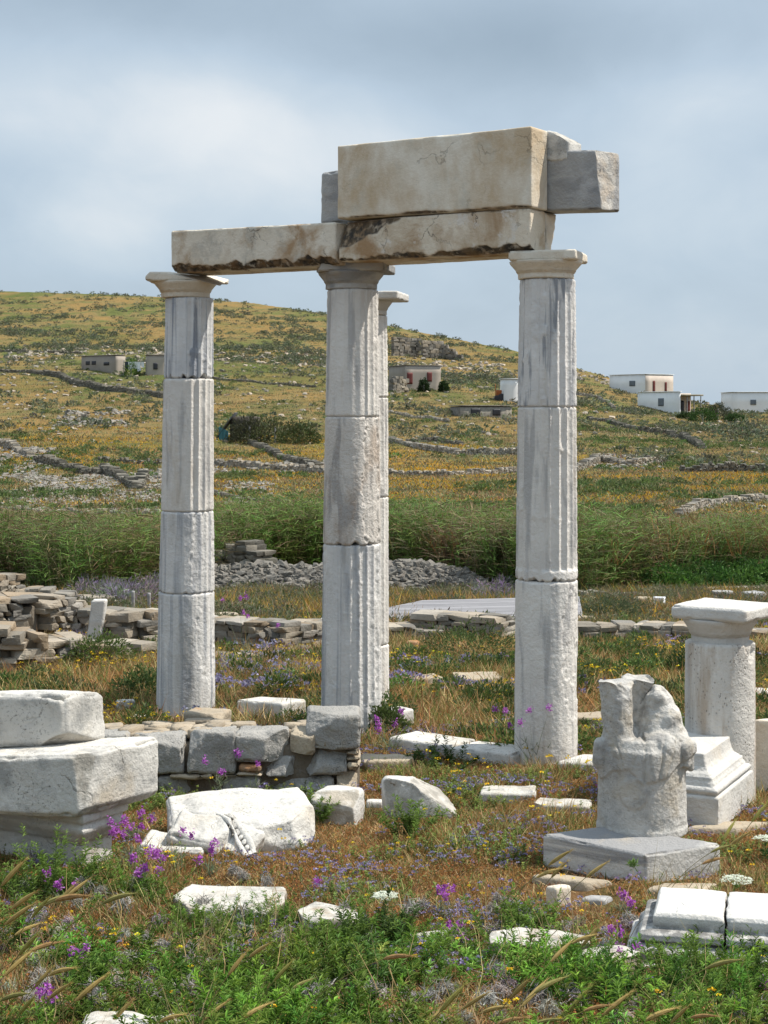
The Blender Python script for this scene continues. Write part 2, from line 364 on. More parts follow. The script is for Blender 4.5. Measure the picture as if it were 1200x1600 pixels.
M_statue = stone_mat('lichened_marble', (.57, .545, .50), (.42, .40, .365), vein=(.30, .295, .285), vscale=(6, 6, 1.2), vlo=.52, vhi=.66, vamt=.5, stain=(.42, .35, .25), sscale=5, slo=.5, shi=.66, samt=.6, stain2=(.21, .205, .195), s2lo=.52, s2hi=.66, s2amt=.65, s2scale=6, bump=.6, spamt=.6, splo=.56)
M_plinth = stone_mat('banded_plinth_marble', (.60, .575, .53), (.49, .47, .435), vein=(.20, .20, .205), vscale=(1.2, .6, 8), vlo=.46, vhi=.58, vamt=.8, stain=(.44, .36, .25), sscale=4, slo=.58, shi=.7, samt=.4, bump=.5, wear=(.2, .17, .13))
M_pitted = stone_mat('pitted_marble', (.64, .605, .55), (.53, .50, .455), vein=(.34, .335, .33), vscale=(7, 7, .4), vlo=.5, vhi=.64, vamt=.5, stain=(.33, .235, .15), sscale=1.0, sms=(6, 6, .7), slo=.52, shi=.64, samt=.6, bump=.5, pits=.8)

# ------------------------------------------------------------------ columns
O3 = Vector((xpx(853, 13.74), 13.74, 0)); O1 = Vector((xpx(290, 15.94), 15.94, 0))
E1 = (O3-O1).normalized(); E2 = Vector((-E1.y, E1.x, 0))         # along the colonnade (towards O3), and away from the viewer
RZ = math.atan2(E1.y, E1.x)
def fr(e1, e2, z=0): p = O3+E1*e1+E2*e2; return Vector((p.x, p.y, z))
def s_at(px, e2):
    k = (px-600)/F; p = O3+E2*e2
    return -(p.x-k*p.y)/(E1.x-k*E1.y)

def drum(name, z0, z1, r0, r1, mat, par, flute=.0, nfl=20, ph=0, smoothside=None, rough=.003, patches=(), seed=0, gap=.006, rim=.008, fl_end=0, lean=(0, 0), jag=0.0):
    nt_, nz = 200, max(int((z1-z0)/.011), 8)
    th = np.linspace(0, 2*pi, nt_, endpoint=False); tz = np.linspace(0, 1, nz+1)
    T, Z = np.meshgrid(th, tz, indexing='ij'); zz = z0+(z1-z0)*Z
    R = r0+(r1-r0)*Z
    dirs = np.stack([np.cos(T), np.sin(T)], -1)
    P = np.stack([R*np.cos(T), R*np.sin(T), zz], -1).reshape(-1, 3); o = np.array([seed*2.3, seed*5.1, seed*1.7])
    big = fbm(P*5+o, 3).reshape(T.shape); med = fbm(P*16+o, 4).reshape(T.shape); fin = fbm(P*45+o, 3).reshape(T.shape)
    # flutes: arris facing ph; worn away where noise is high and on the plain side
    if flute:
        f = ((T/(2*pi)*nfl+ph) % 1.0)-.5
        fl = flute*(1-(2*np.abs(f))**2.2)
        mask = np.clip(.97-sstep(.22, .5, big)*.65-sstep(.2, .5, med)*.12, 0, 1)
        if smoothside is not None:
            a0, wd = smoothside; da = np.abs((T-a0+pi) % (2*pi)-pi); mask = mask*(.34+.66*sstep(wd-.12, wd+.12, da))
        if fl_end:                     # flutes stop above a plain collar at the drum's foot
            mask = mask*sstep(fl_end*.8, fl_end, zz-z0+.012*big)
        arr = sstep(.40, .5, np.abs(f))*(np.maximum(fin, 0)*.010+np.maximum(med-.1, 0)*.022)
        R = R-fl*mask-arr*(.3+.7*mask)
    R = R+big*rough*.8+med*rough*.6+fin*rough*.45
    for a0, wd, zc, zh, dep in patches:      # broken, flaked areas
        da = np.abs((T-a0+pi) % (2*pi)-pi)
        q = (1-(da/wd)**2-((zz-zc)/zh)**2)+med*.9+big*.5
        R = R-sstep(0, .2, q)*dep*.62*(.85+fin*.35+med*.3)-sstep(0, .2, q)*np.abs(fin)*.0045
    e = np.minimum(zz-z0, z1-zz); rn = fbm(np.stack([np.cos(T)*3+seed, np.sin(T)*3, Z*2], -1).reshape(-1, 3), 3).reshape(T.shape)
    R = R-rim*(1-sstep(0, .014+.03*np.maximum(rn, 0), e))*(.35+1.6*np.maximum(rn+.1, 0))-.012*(1-sstep(0, gap, e))
    if jag:                            # uneven gap between the drums
        zz = zz-(1-sstep(0, .06, zz-z0))*0+(1-sstep(0, .08, zz-z0))*jag*np.maximum(sstep(-.1, .35, rn), 0)
    X = R*np.cos(T)+lean[0]*(zz), ; Y = R*np.sin(T)+lean[1]*zz
    V = np.stack([X[0], Y, zz], -1).reshape(-1, 3)
    id_ = np.arange(nt_*(nz+1)).reshape(nt_, nz+1); i2 = np.roll(id_, -1, 0)
    Q = np.stack([id_[:, :-1], i2[:, :-1], i2[:, 1:], id_[:, 1:]], -1).reshape(-1, 4)
    nV = len(V); V = np.concatenate([V, [[0, 0, z0], [0, 0, z1]]])
    T1 = np.stack([np.full(nt_, nV), i2[:, 0], id_[:, 0]], -1); T2 = np.stack([np.full(nt_, nV+1), id_[:, -1], i2[:, -1]], -1)
    return mesh_np(name, V, Q, np.concatenate([T1, T2]), mat, par)
def lathe(name, prof, mat, par, nt_=128, rough=.002, seed=0, loc=None, flat=0, nfl=0):
    pr = [prof[0]]
    for (r, z) in prof[1:]:
        r0, z0 = pr[-1]; n = max(int(math.hypot(r-r0, z-z0)/.009), 1)
        for k in range(1, n+1): pr.append((r0+(r-r0)*k/n, z0+(z-z0)*k/n))
    pr = np.array(pr); th = np.linspace(0, 2*pi, nt_, endpoint=False)
    T = np.repeat(th[:, None], len(pr), 1); R = np.repeat(pr[None, :, 0], nt_, 0); Z = np.repeat(pr[None, :, 1], nt_, 0)
    P = np.stack([R*np.cos(T), R*np.sin(T), Z], -1).reshape(-1, 3)
    d = fbm(P*9+seed*3.1, 4).reshape(T.shape)*rough*1.6+fbm(P*35+seed, 3).reshape(T.shape)*rough*.6
    if nfl: R = R-np.where(Z < nfl[1], nfl[2]*(1-(2*np.abs((T/(2*pi)*nfl[0]) % 1-.5))**2), 0)
    R = np.where(R > 1e-4, R+d, R)
    V = np.stack([R*np.cos(T), R*np.sin(T), Z+d*.4], -1).reshape(-1, 3); n = len(pr)
    id_ = np.arange(nt_*n).reshape(nt_, n); i2 = np.roll(id_, -1, 0)
    Q = np.stack([id_[:, :-1], i2[:, :-1], i2[:, 1:], id_[:, 1:]], -1).reshape(-1, 4)
    return mesh_np(name, V, Q, None, mat, par, loc=loc)
def capital(par, z0, z1, rn, a, b, rz, mat, seed, mata=None, off=(0, 0), cuts=(), tilt=(0, 0), amp=.006, er=.012):
    h = z1-z0; ab = h*.36
    c = lathe('capital', [(0.001, z0), (rn*.96, z0), (rn, z0+.004), (rn, z0+h*.22), (rn*1.03, z0+h*.225), (rn*1.035, z0+h*.27), (rn*1.06, z0+h*.275), (rn*1.07, z0+h*.33),
                      (rn*1.16, z0+h*.44), (rn*1.26, z0+h*.56), (rn*1.29, z1-ab+.003), (.001, z1-ab+.003)], mat, par, seed=seed, rough=.0035, nfl=(20, z0+h*.2, .006))
    P, Q, m = stone((a, b, ab), res=.011, r=er, amp=amp, freq=5, chip=.022, seed=seed, cuts=cuts, fine=.0015)
    R = Matrix.Rotation(rz, 3, 'Z'); P = P@np.array(R).T
    P[:, 2] += tilt[0]*P[:, 0]+tilt[1]*P[:, 1]
    o = mesh_np('abacus', P, Q, None, mata or mat, c, None, True, (off[0], off[1], z1-ab/2), extra=m)
    return c
def zY(row, p): return CZ-(row-HOR)/F*p.y
# first column: under the free end of the thin beam
p = O1
c1 = empty('marble_column', p, 'fluted column with dark blue streaks, under the free end of the thin beam', 'column')
zs = [zY(r, p) for r in (1130, 924, 798, 592, 466, 428)]
lean = ((xpx(296, p.y)-xpx(290, p.y))/zs[4], 0)
SR = radians(-20)           # the sunlit side of the shafts as seen from the camera
drum('drum', zs[0], zs[1], .285, .27, M_colblue2, c1, .012, smoothside=(-pi*.62, 1.5), rough=.004, patches=((radians(-28), .62, zs[1]-.25, .55, .014),), seed=1, lean=lean)
drum('drum', zs[1], zs[2], .269, .254, M_colblue2, c1, .013, smoothside=(-pi*.6, 1.0), rough=.004, patches=((radians(-40), .6, (zs[1]+zs[2])/2, .8, .016),), seed=2, lean=lean, jag=.02)
drum('drum', zs[2], zs[3], .253, .242, M_colpale, c1, .022, smoothside=(-pi*.66, .75), ph=.3, seed=3, lean=lean)
drum('drum', zs[3], zs[4], .240, .231, M_colblue, c1, .019, smoothside=(-pi*.6, .45), seed=4, lean=lean, jag=.045, rim=.012)
capital(c1, zs[4], zs[5], .233, .72, .54, radians(-2), M_cap, 5, off=(.02, 0), cuts=(((.25, -.2, 1), .043, .01), ((-1, -.15, .9), .29, .02)))
for k in ((-lean[0]),): pass
# middle column
p2 = O3+E1*s_at(549, 0); p2 = Vector((xpx(549, 15.0), 15.0, 0))
c2 = empty('marble_column', p2, 'middle marble column where thin beam and tall block meet, brown eroded drum halfway up', 'column')
zs = [zY(r, p2) for r in (1150, 849, 651, 453, 412)]; lean = (.003, 0)
drum('drum', zs[0], zs[1], .278, .262, M_colblue2, c2, .020, smoothside=(-pi*.75, .3), ph=.1, seed=11, patches=((radians(-48), .5, zs[1]-.45, 1.2, .011),), lean=lean, fl_end=0)
drum('drum', zs[1], zs[2], .261, .245, M_colwarm, c2, .006, smoothside=(-pi*.7, 1.2), rough=.005, patches=((radians(-38), .5, (zs[1]+zs[2])/2, .75, .026),), seed=12, jag=.03, lean=lean)
drum('drum', zs[2], zs[3], .245, .231, M_colpale, c2, .020, smoothside=(-pi*.6, .8), seed=13, lean=lean)
capital(c2, zs[3], zs[4], .232, .66, .56, radians(-10), M_capgrey, 14, off=(.025, 0), cuts=(((-1, -.4, .4), .31, .02),))
# third column
p3 = O3
c3 = empty('marble_column', p3, 'pale fluted column carrying the outer end of the tall block, mauve flowers at its foot', 'column')
zs = [zY(r, p3) for r in (1200, 905, 636, 437, 395)]; lean = (.0035, 0)
drum('drum', zs[0], zs[1], .262, .258, M_colpale, c3, .007, smoothside=(-pi*.6, 1.4), rough=.005, patches=((radians(-38), .5, zs[1]-.45, .42, .016), (radians(-30), .6, zs[0]+.75, .36, .013)), seed=21, lean=lean)
drum('drum', zs[1], zs[2], .256, .245, M_colpale, c3, .025, smoothside=(-pi*.7, .35), seed=22, fl_end=.1, jag=.028, lean=lean)
drum('drum', zs[2], zs[3], .245, .232, M_col, c3, .023, smoothside=(-pi*.75, .3), ph=.2, seed=23, lean=lean)
capital(c3, zs[3], zs[4], .233, .56, .50, radians(-18), M_cap, 24, off=(.02, 0))
# column of the back row
p4 = Vector((xpx(572, 16.7), 16.7, 0))
c4 = empty('marble_column', p4, 'slender column standing almost hidden behind the middle column, bare capital carrying nothing', 'column')
zs = [zY(r, p4) for r in (1120, 1006, 776, 621, 493, 458)]
drum('drum', zs[0], zs[1], .232, .23, M_colpale, c4, .006, seed=31)
drum('drum', zs[1], zs[2], .23, .226, M_colpale, c4, .015, seed=32)
drum('drum', zs[2], zs[3], .226, .222, M_colpale, c4, .016, seed=33)
drum('drum', zs[3], zs[4], .222, .212, M_colpale, c4, .016, seed=34)
capital(c4, zs[4], zs[5], .208, .60, .58, radians(-12), M_white, 35, off=(.08, 0))
for p_ in (p, p2, p3, p4): FOOT.append([(p_.x-.25, p_.y-.25), (p_.x+.25, p_.y-.25), (p_.x+.25, p_.y+.25), (p_.x-.25, p_.y+.25)])

# ------------------------------------------------------------------ beams
def frblock(name, pxl, pxr, e2a, e2b, rows, mat, label, cat='block', zt=None, zb=None, **kw):
    """block along the colonnade frame; its near face lies in e2a, from photo column pxl to pxr; rows = top-left, top-right, bottom-left, bottom-right"""
    sl, sr = s_at(pxl, e2a), s_at(pxr, e2a)
    A, B, C_, D = fr(sl, e2a), fr(sr, e2a), fr(sr, e2b), fr(sl, e2b)
    if rows is not None:
        ztl, ztr = CZ-(rows[0]-HOR)/F*A.y, CZ-(rows[1]-HOR)/F*B.y; zbl, zbr = CZ-(rows[2]-HOR)/F*A.y, CZ-(rows[3]-HOR)/F*B.y
    else: (ztl, ztr), (zbl, zbr) = zt, zb
    return quadblock(name, [A, B, C_, D], [ztl, ztr, ztr, ztl], mat, label, cat, zbot=[zbl, zbr, zbr, zbl], foot=False, **kw), (ztl, ztr, zbl, zbr)
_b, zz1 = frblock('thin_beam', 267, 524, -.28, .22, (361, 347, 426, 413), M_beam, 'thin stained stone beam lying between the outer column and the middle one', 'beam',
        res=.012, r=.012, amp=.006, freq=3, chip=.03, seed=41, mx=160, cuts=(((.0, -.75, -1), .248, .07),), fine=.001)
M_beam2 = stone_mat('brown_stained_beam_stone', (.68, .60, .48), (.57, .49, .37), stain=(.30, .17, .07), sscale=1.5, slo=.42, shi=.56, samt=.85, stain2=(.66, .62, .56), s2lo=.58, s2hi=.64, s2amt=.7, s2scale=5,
                   bump=.4, cracks=.8, crack_scale=2.2, wear=(.045, .04, .034), wear_shade2=(.14, .10, .06), spamt=.6)  # broken underside and recess darkened: dirt plus shade put into the colour
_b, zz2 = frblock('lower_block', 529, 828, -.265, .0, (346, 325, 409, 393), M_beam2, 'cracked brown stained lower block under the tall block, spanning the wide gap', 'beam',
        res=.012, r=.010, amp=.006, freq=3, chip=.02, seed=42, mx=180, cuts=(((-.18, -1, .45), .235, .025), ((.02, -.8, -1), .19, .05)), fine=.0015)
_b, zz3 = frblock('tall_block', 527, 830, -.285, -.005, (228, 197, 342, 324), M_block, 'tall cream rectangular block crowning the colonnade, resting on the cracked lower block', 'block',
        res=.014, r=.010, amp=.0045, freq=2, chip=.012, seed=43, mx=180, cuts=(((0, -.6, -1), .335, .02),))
zt_ = zz2[1]
frblock('backing_beam', 540, 852, .008, .245, None, M_cap, 'inner beam end behind the cracked lower block, sunlit with a broken corner', 'beam', zt=(zt_-.005, zt_-.005), zb=(zz2[3]+.002, zz2[3]+.002),
        res=.02, r=.015, amp=.008, freq=4, chip=.05, seed=44, cuts=(((1, .8, -.2), .80, .04),))
_s = s_at(500, .02)
frblock('dark_block', 500, 700, .02, .27, (268, 252, 352, 338), M_greyblk, 'dark grey rough block jutting out behind the far end of the tall block', 'block', res=.016, r=.03, amp=.016, freq=5, chip=.05, seed=45)
frblock('jutting_block', 760, 946, .01, .27, (237, 234, 332, 327), M_greyblk, 'grey weathered block jutting past the corner above the capital, rough sunlit end', 'block', res=.012, r=.012, amp=.006, freq=5, chip=.05, seed=46,
        cuts=(((1, -.35, .1), .50, .02),))
_j = (zrow(241, 13.4))
frblock('cap_stone', 745, 888, .0, .24, None, M_whiteL, 'small white broken stone on top behind the upper corner of the tall block', 'block', zt=(5.22, 5.20), zb=(_j+.0, _j-.02), res=.014, r=.02, amp=.01, freq=6, chip=.04, seed=47,
        cuts=(((.55, 0, 1), .235, .015),))
# ------------------------------------------------------------------ marble pieces lying about
def G(px, row): return hit(px, row)
def blk3(name, L_, F_, R_, tops, mat, label, cat='block', z0=0.0, group=None, sink=.03, **kw):
    """L_,F_,R_: (px,row) of the left, nearest and right bottom corners on the plane z0; tops: photo rows of the top corners above them"""
    l, f, r = [onz(px, row, z0) for px, row in (L_, F_, R_)]
    b = para(l, f, r)
    zt = [zrow(t, q.y) for t, q in zip(tops, (l, f, r))]; zt.append(zt[0]+zt[2]-zt[1] if len(tops) < 4 else zrow(tops[3], b[3].y))
    return quadblock(name, b, zt, mat, label, cat, group=group, zbot=[z0-sink]*4, **kw)
# statue plinth with the carved drum
plz = .0
l, f, r = onz(846, 1362), onz(1007, 1390), onz(1127, 1374)
b = para(l, f, r); b[3] = Vector((b[3].x*1.0-.05, b[3].y-.12, 0))
zt = [zrow(1303, l.y), zrow(1335, f.y), zrow(1318, r.y), .27]
plinth = quadblock('plinth_block', b, zt, M_plinth, 'square grey banded marble plinth block under the carved drum', 'plinth', zbot=[.03, .0, .0, .03], res=.011, r=.014, amp=.006, freq=4, chip=.035, seed=51,
          cuts=(((1, .1, 1), .47, .03), ((-.6, .55, 1), .30, .03)), mx=110, fine=.001)

def sdf_body():
    bm = bmesh.new(); ball = []
    def sph(c, r, rot=None):
        M = Matrix.Translation(c) @ (rot or Matrix()) @ Matrix.Diagonal((*r, 1))
        sv, sq = boxgrid(12, 12, 12); sv = sv/np.linalg.norm(sv, axis=1)[:, None]; sv = sv@np.array(M.to_3x3()).T+np.array(M.translation); ball.append((sv, sq))
    def cone(c, r1, r2, d, rot=None, sc=(1, 1)):
        M = Matrix.Translation(c) @ (rot or Matrix()) @ Matrix.Diagonal((sc[0], sc[1], 1, 1))
        bmesh.ops.create_cone(bm, cap_ends=True, segments=64, radius1=r1, radius2=r2, depth=d, matrix=M)
    def cap(a, b_, r1, r2):
        a, b_ = Vector(a), Vector(b_)
        for t in np.linspace(0, 1, 7): sph(a.lerp(b_, t), (r1+(r2-r1)*t,)*3)
    cone((0, 0, .27), .286, .274, .54); cone((0, 0, .56), .274, .235, .08)
    cone((0, 0, .02), .29, .291, .05)
    # broken trunk stump with a thinner slab behind it
    cone((-.165, -.05, .73), .108, .100, .50, Matrix.Rotation(radians(-3), 4, 'Y'), (1, 1.1))
    cone((-.175, -.055, .93), .102, .115, .10, None, (1, 1.0))
    cone((-.07, .07, .76), .085, .105, .50, Matrix.Rotation(radians(7), 4, 'Y'), (.75, 1.1))
    # peaked mass with sloping shoulder
    cone((.105, .0, .665), .25, .085, .46, None, (.92, .85)); sph((.095, -.01, .855), (.078, .09, .075)); sph((.155, -.02, .70), (.10, .12, .13))
    sph((.185, -.05, .60), (.095, .12, .12)); sph((.24, -.09, .54), (.065, .09, .085)); sph((.10, -.12, .56), (.12, .13, .10))
    cap((.285, -.07, .55), (.296, -.085, .41), .04, .024); cap((.25, -.14, .5), (.26, -.16, .45), .034, .026)
    cap((-.27, -.08, .56), (-.278, -.085, .45), .038, .036); cap((-.265, -.09, .44), (-.262, -.09, .36), .028, .018)
    me = bpy.data.meshes.new('tmp'); bm.to_mesh(me); bm.free()
    cv = [tuple(v.co) for v in me.vertices]; cf = [tuple(p.vertices) for p in me.polygons]
    for sv, sq in ball: k = len(cv); cv += [tuple(x) for x in sv]; cf += [tuple(int(i)+k for i in q) for q in sq]
    me.clear_geometry(); me.from_pydata(cv, [], cf); me.update()
    o = bpy.data.objects.new('tmp', me); COL.objects.link(o)
    rm = o.modifiers.new('r', 'REMESH'); rm.mode = 'VOXEL'; rm.voxel_size = .0085
    sm = o.modifiers.new('s', 'SMOOTH'); sm.iterations = 3; sm.factor = .5
    dg = bpy.context.evaluated_depsgraph_get(); ev = o.evaluated_get(dg); m2 = ev.to_mesh()
    n = len(m2.vertices); V = np.zeros(n*3, np.float32); m2.vertices.foreach_get('co', V); V = V.reshape(-1, 3)
    N = np.zeros(n*3, np.float32); m2.vertices.foreach_get('normal', N); N = N.reshape(-1, 3)
    Q = [list(p.vertices) for p in m2.polygons]
    ev.to_mesh_clear(); bpy.data.objects.remove(o); bpy.data.meshes.remove(me)
    return V.astype(float), N.astype(float), np.array([q for q in Q if len(q) == 4]), np.array([q for q in Q if len(q) == 3]).reshape(-1, 3)
V, N, Qd, Tr = sdf_body()
lo = np.interp(V[:, 0]+.02*perlin(V*9), [-.3, -.24, -.207, -.117, -.04, .008, .064, .12, .18, .3], [.33, .36, .41, .43, .35, .354, .365, .385, .44, .5])
dr = sstep(-.004, .012, V[:, 2]-lo)*sstep(.66, .6, V[:, 2])*sstep(.02, -.06, V[:, 1])
ell = sstep(1.1, .85, ((V[:, 0]+.09)/.085)**2+((V[:, 2]-.29)/.10)**2)*sstep(0, -.1, V[:, 1])
fold = np.sin(V[:, 0]*60+perlin(V*5)*4)*.0065*dr
und = fbm(V*9+3, 4)
for x0, sl_, wd, dp in ((-.025, .05, .006, .020), (.012, -.12, .005, .014), (.075, .2, .006, .018), (.13, .35, .006, .016), (-.15, -.25, .005, .012), (-.095, .3, .004, .008)):
    V = V-N*(dp*.7*np.exp(-((V[:, 0]+.006*perlin(V*14)-x0-sl_*(V[:, 2]-.45))/wd)**2)*dr)[:, None]
up = sstep(.50, .62, V[:, 2])
V = V+N*(dr*.013+ell*.010+fold*.3+und*.004-np.abs(perlin(V*7+5))*.016*up-np.abs(perlin(V*16+2))*.008*(.3+.7*up)+fbm(V*45, 3)*.0035)[:, None]
for nn, dd, na in (((-.25, -.85, .45), .478, .05), ((.55, -.65, .55), .595, .04), ((.85, -.2, .62), .645, .03), ((-.75, -.2, .55), .475, .03)):      # fracture planes on the peaked mass
    nn = np.array(nn)/np.linalg.norm(nn); e = V@nn-dd-fbm(V*9+1, 3)*na; e = np.where((V[:, 0] > -.02) & (V[:, 2] > .56), np.maximum(e, 0), 0); V = V-e[:, None]*nn*.95
nn = np.array([.62, -.6, .5])/np.linalg.norm([.62, -.6, .5]); e = V@nn-.455-fbm(V*10+7, 3)*.04; V = V-np.where((V[:, 0] < -.04) & (V[:, 2] > .58), np.maximum(e, 0), 0)[:, None]*nn
tp = .955+.022*perlin(np.stack([V[:, 0]*14, V[:, 1]*14, V[:, 0]*0], 1))
V[:, 2] = np.where((V[:, 2] > tp) & (V[:, 0] < .03), tp+(V[:, 2]-tp)*.12, V[:, 2])
pc = onz(1003, 1297, .21)
zb = .215
st = mesh_np('carved_drum', V, Qd, Tr if len(Tr) else None, M_statue, None, None, True, (pc.x, pc.y, zb))
tag(st, 'broken carved marble drum with draped folds and a split top standing on the banded plinth', 'sculpture', None, 'thing')
FOOT.append([(pc.x-.3, pc.y-.3), (pc.x+.3, pc.y-.3), (pc.x+.3, pc.y+.3), (pc.x-.3, pc.y+.3)])
# stones under the plinth
blk3('flat_stone', (828, 1385), (915, 1402), (960, 1392), (1366, 1378, 1376), M_beige, 'dark flat stone wedged under the shaded side of the carved drum plinth', 'stone', res=.016, r=.03, amp=.012, freq=5, seed=52)
blk3('flat_stone', (1008, 1412), (1095, 1412), (1122, 1392), (1388, 1390, 1380), M_beige, 'orange brown flat stone under the sunlit side of the carved drum plinth', 'stone', res=.014, r=.02, amp=.015, freq=6, seed=53)
blk3('flat_stone', (905, 1422), (945, 1425), (960, 1416), (1402, 1404, 1400), M_greyblk, 'slate grey loose stone beside the small white cube', 'stone', res=.014, r=.025, amp=.012, freq=7, seed=54)
blk3('small_block', (851, 1420), (868, 1428), (894, 1420), (1384, 1386, 1383), M_cap, 'small upright white cube of marble before the carved drum plinth', 'block', res=.008, r=.022, amp=.006, freq=6, seed=55)
# moulded pedestal (square base with mouldings)
def moulded(name, loc, rz, lx, ly, prof, mat, label=None, cat='pedestal', seed=0, parent=None, amp=.004, chip=.012, n=44, topcut=None, foot=True, sx=1, cutfn=None, wear=None, mstep=.010):
    """rectangular moulded block: prof = list of (outward offset, z) from the bottom up"""
    pr = [prof[0]]
    for (o_, z) in prof[1:]:
        o0, z0 = pr[-1]; k = max(int(math.hypot(o_-o0, z-z0)/mstep), 1)
        for i in range(1, k+1): pr.append((o0+(o_-o0)*i/k, z0+(z-z0)*i/k))
    pr = np.array(pr); s = np.linspace(-1, 1, n+1)[:-1]; one = np.ones(n)
    base = np.concatenate([np.stack([s, -one], 1), np.stack([one, s], 1), np.stack([-s, one], 1), np.stack([-one, -s], 1)])
    M_ = len(base); K = len(pr)
    V = np.zeros((K, M_, 3)); V[:, :, 0] = base[None, :, 0]*(lx/2+pr[:, 0:1]); V[:, :, 1] = base[None, :, 1]*(ly/2+pr[:, 0:1]); V[:, :, 2] = pr[:, 1:2]
    # top: shrink rings to the centre
    rings = [V[-1]*np.array([q, q, 1]) for q in (.93, .8, .6, .4, .2, .02)]; V = np.concatenate([V, np.array(rings)]); K = len(V)
    P = V.reshape(-1, 3); o = np.array([seed*1.9, seed*4.3, seed*2.7])
    rad = P.copy(); rad[:, 2] *= .2; rad /= np.maximum(np.linalg.norm(rad, axis=1), 1e-6)[:, None]
    cor = np.tile(sstep(.93, 1, np.minimum(np.abs(base[:, 0]), np.abs(base[:, 1]))), K)
    P = P+rad*(fbm(P*7+o, 4)*amp)[:, None]-rad*(cor*(np.maximum(fbm(P*11+o+4, 3)+.15, 0))*chip*2)[:, None]
    P[:, 2] += fbm(P*8+o+8, 3)*amp*.7
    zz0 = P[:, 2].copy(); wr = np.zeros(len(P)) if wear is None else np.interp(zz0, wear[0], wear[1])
    if cutfn is not None: P = cutfn(P)
    id_ = np.arange(K*M_).reshape(K, M_); i2 = np.roll(id_, -1, 1)
    Q = np.stack([id_[:-1], i2[:-1], i2[1:], id_[1:]], -1).reshape(-1, 4)
    c, s_ = cos(rz), sin(rz); R = np.array([[c, -s_, 0], [s_, c, 0], [0, 0, 1]]); P = P@R.T
    ob = mesh_np(name, P, Q, None, mat, parent, None, True, loc, extra=wr)
    if label: tag(ob, label, cat, None, 'thing')
    if foot:
        cs = [(-1, -1), (1, -1), (1, 1), (-1, 1)]
        FOOT.append([(loc[0]+c*x*lx/2-s_*y*ly/2, loc[1]+s_*x*lx/2+c*y*ly/2) for x, y in cs])
    return ob
fc = onz(1122, 1293, .05); arz = radians(-26); hp = .36
ly_ = 1.06
cen = fc+Vector((cos(arz)*-hp-sin(arz)*ly_/2, sin(arz)*-hp+cos(arz)*ly_/2, 0))
PEDP = [(0, -.03), (0, .19), (-.008, .20), (-.025, .203), (-.012, .215), (-.006, .235), (-.02, .258), (-.036, .262), (-.036, .275), (-.05, .30), (-.052, .322), (-.068, .327), (-.07, .335), (-.10, .355), (-.115, .385), (-.125, .43), (-.13, .465)]
def pedcut(P):
    e = P@np.array([.35, .75, .62])-.70-fbm(P*8+2, 3)*.02; P = P-np.where((e > 0) & (P[:, 2] > .28), e, 0)[:, None]*np.array([.35, .75, .62]); return P
moulded('moulded_pedestal', (cen.x, cen.y, .05), arz, 2*hp, ly_, PEDP, M_white, 'stepped moulded marble pedestal between the carved drum and the short column', 'pedestal', seed=61, cutfn=pedcut)
blk3('flat_stone', (1068, 1312), (1150, 1312), (1210, 1290), (1292, 1293, 1283), M_beige, 'reddish flat stone lying under the moulded pedestal', 'stone', res=.02, r=.03, amp=.015, freq=5, seed=62)
# short column behind it
p5 = Vector((xpx(1125, 12.4), 12.4, 0)); p5.x = xpx(1125, p5.y)
c5 = empty('short_column', p5, 'short pitted column stump with a wide square capital, behind the moulded pedestal', 'column')
zs = [0-.03, zY(1001, p5), zY(947, p5)]
drum('drum', zs[0], zs[1], (.262), (.256), M_pitted, c5, .0, seed=63, rough=.004, patches=((radians(-38), .3, zs[1], .14, .06),))
capital(c5, zs[1]-.012, zs[2]+.02, .215, .60, .58, radians(-36), M_white, 64, off=(.03, 0), cuts=(((1, -1, .9), .375, .02),), amp=.008, er=.028)
FOOT.append([(p5.x-.22, p5.y-.22), (p5.x+.22, p5.y-.22), (p5.x+.22, p5.y+.22), (p5.x-.22, p5.y+.22)])
blk3('upright_block', (1176, 1235), (1262, 1245), (1330, 1220), (1124, 1128, 1122), M_cap, 'upright cream slab standing past the short column at the edge of the view', 'block', z0=0.0, res=.016, r=.02, amp=.008, freq=4, seed=65)

# ---- stack of blocks
Lb = radians(-31)
bz = [0, .30]
fcL = onz(129, 1366, 0.0)
hx, hy = .62, .21
cen = fcL+Vector((cos(Lb)*-hx-sin(Lb)*hy, sin(Lb)*-hx+cos(Lb)*hy, 0))
zt_b = zrow(1272, fcL.y)
BASEP = [(-.06, -.05), (-.06, zt_b*.42), (-.052, zt_b*.46), (-.035, zt_b*.50), (-.03, zt_b*.55), (-.015, zt_b*.60), (.0, zt_b*.66), (.004, zt_b*.72), (-.012, zt_b*.76), (-.014, zt_b*.80), (.008, zt_b*.84), (.014, zt_b*.94), (.01, zt_b*.99), (-.01, zt_b)]
moulded('moulded_pedestal', (cen.x, cen.y, 0), Lb, 2*hx, 2*hy, BASEP, M_whiteL, 'moulded marble base at the bottom of the three block stack', 'block', seed=71)
slz = zt_b+.004
def bl(px, row, Y): return Vector((xpx(px, Y), Y, 0))
sY = fcL.y+.03
sf = Vector((xpx(128, sY-.12), sY-.12, 0)); sr = Vector((xpx(251, sY+.42), sY+.42, 0)); sl = Vector((xpx(-150, sY+.02), sY+.02, 0))
b = para(sl, sf, sr); zb_ = slz
zsl = zrow(1180, sf.y)
slab = quadblock('broken_slab', b, [zsl-.03, zsl, zsl+.01, zsl-.01], M_whiteL, 'broad broken marble slab in the middle of the three block stack', 'block', zbot=[zb_]*4, foot=False,
          res=.013, r=.035, amp=.014, freq=3, chip=.07, seed=72, mx=120, lump=.035, fine=.003, cuts=(((-.75, -.8, -1.0), .40, .03), ((1, .0, -1.1), .49, .02), ((1, -.7, .2), .62, .01)))
yb = (CZ-zsl)*F/(1166-HOR)
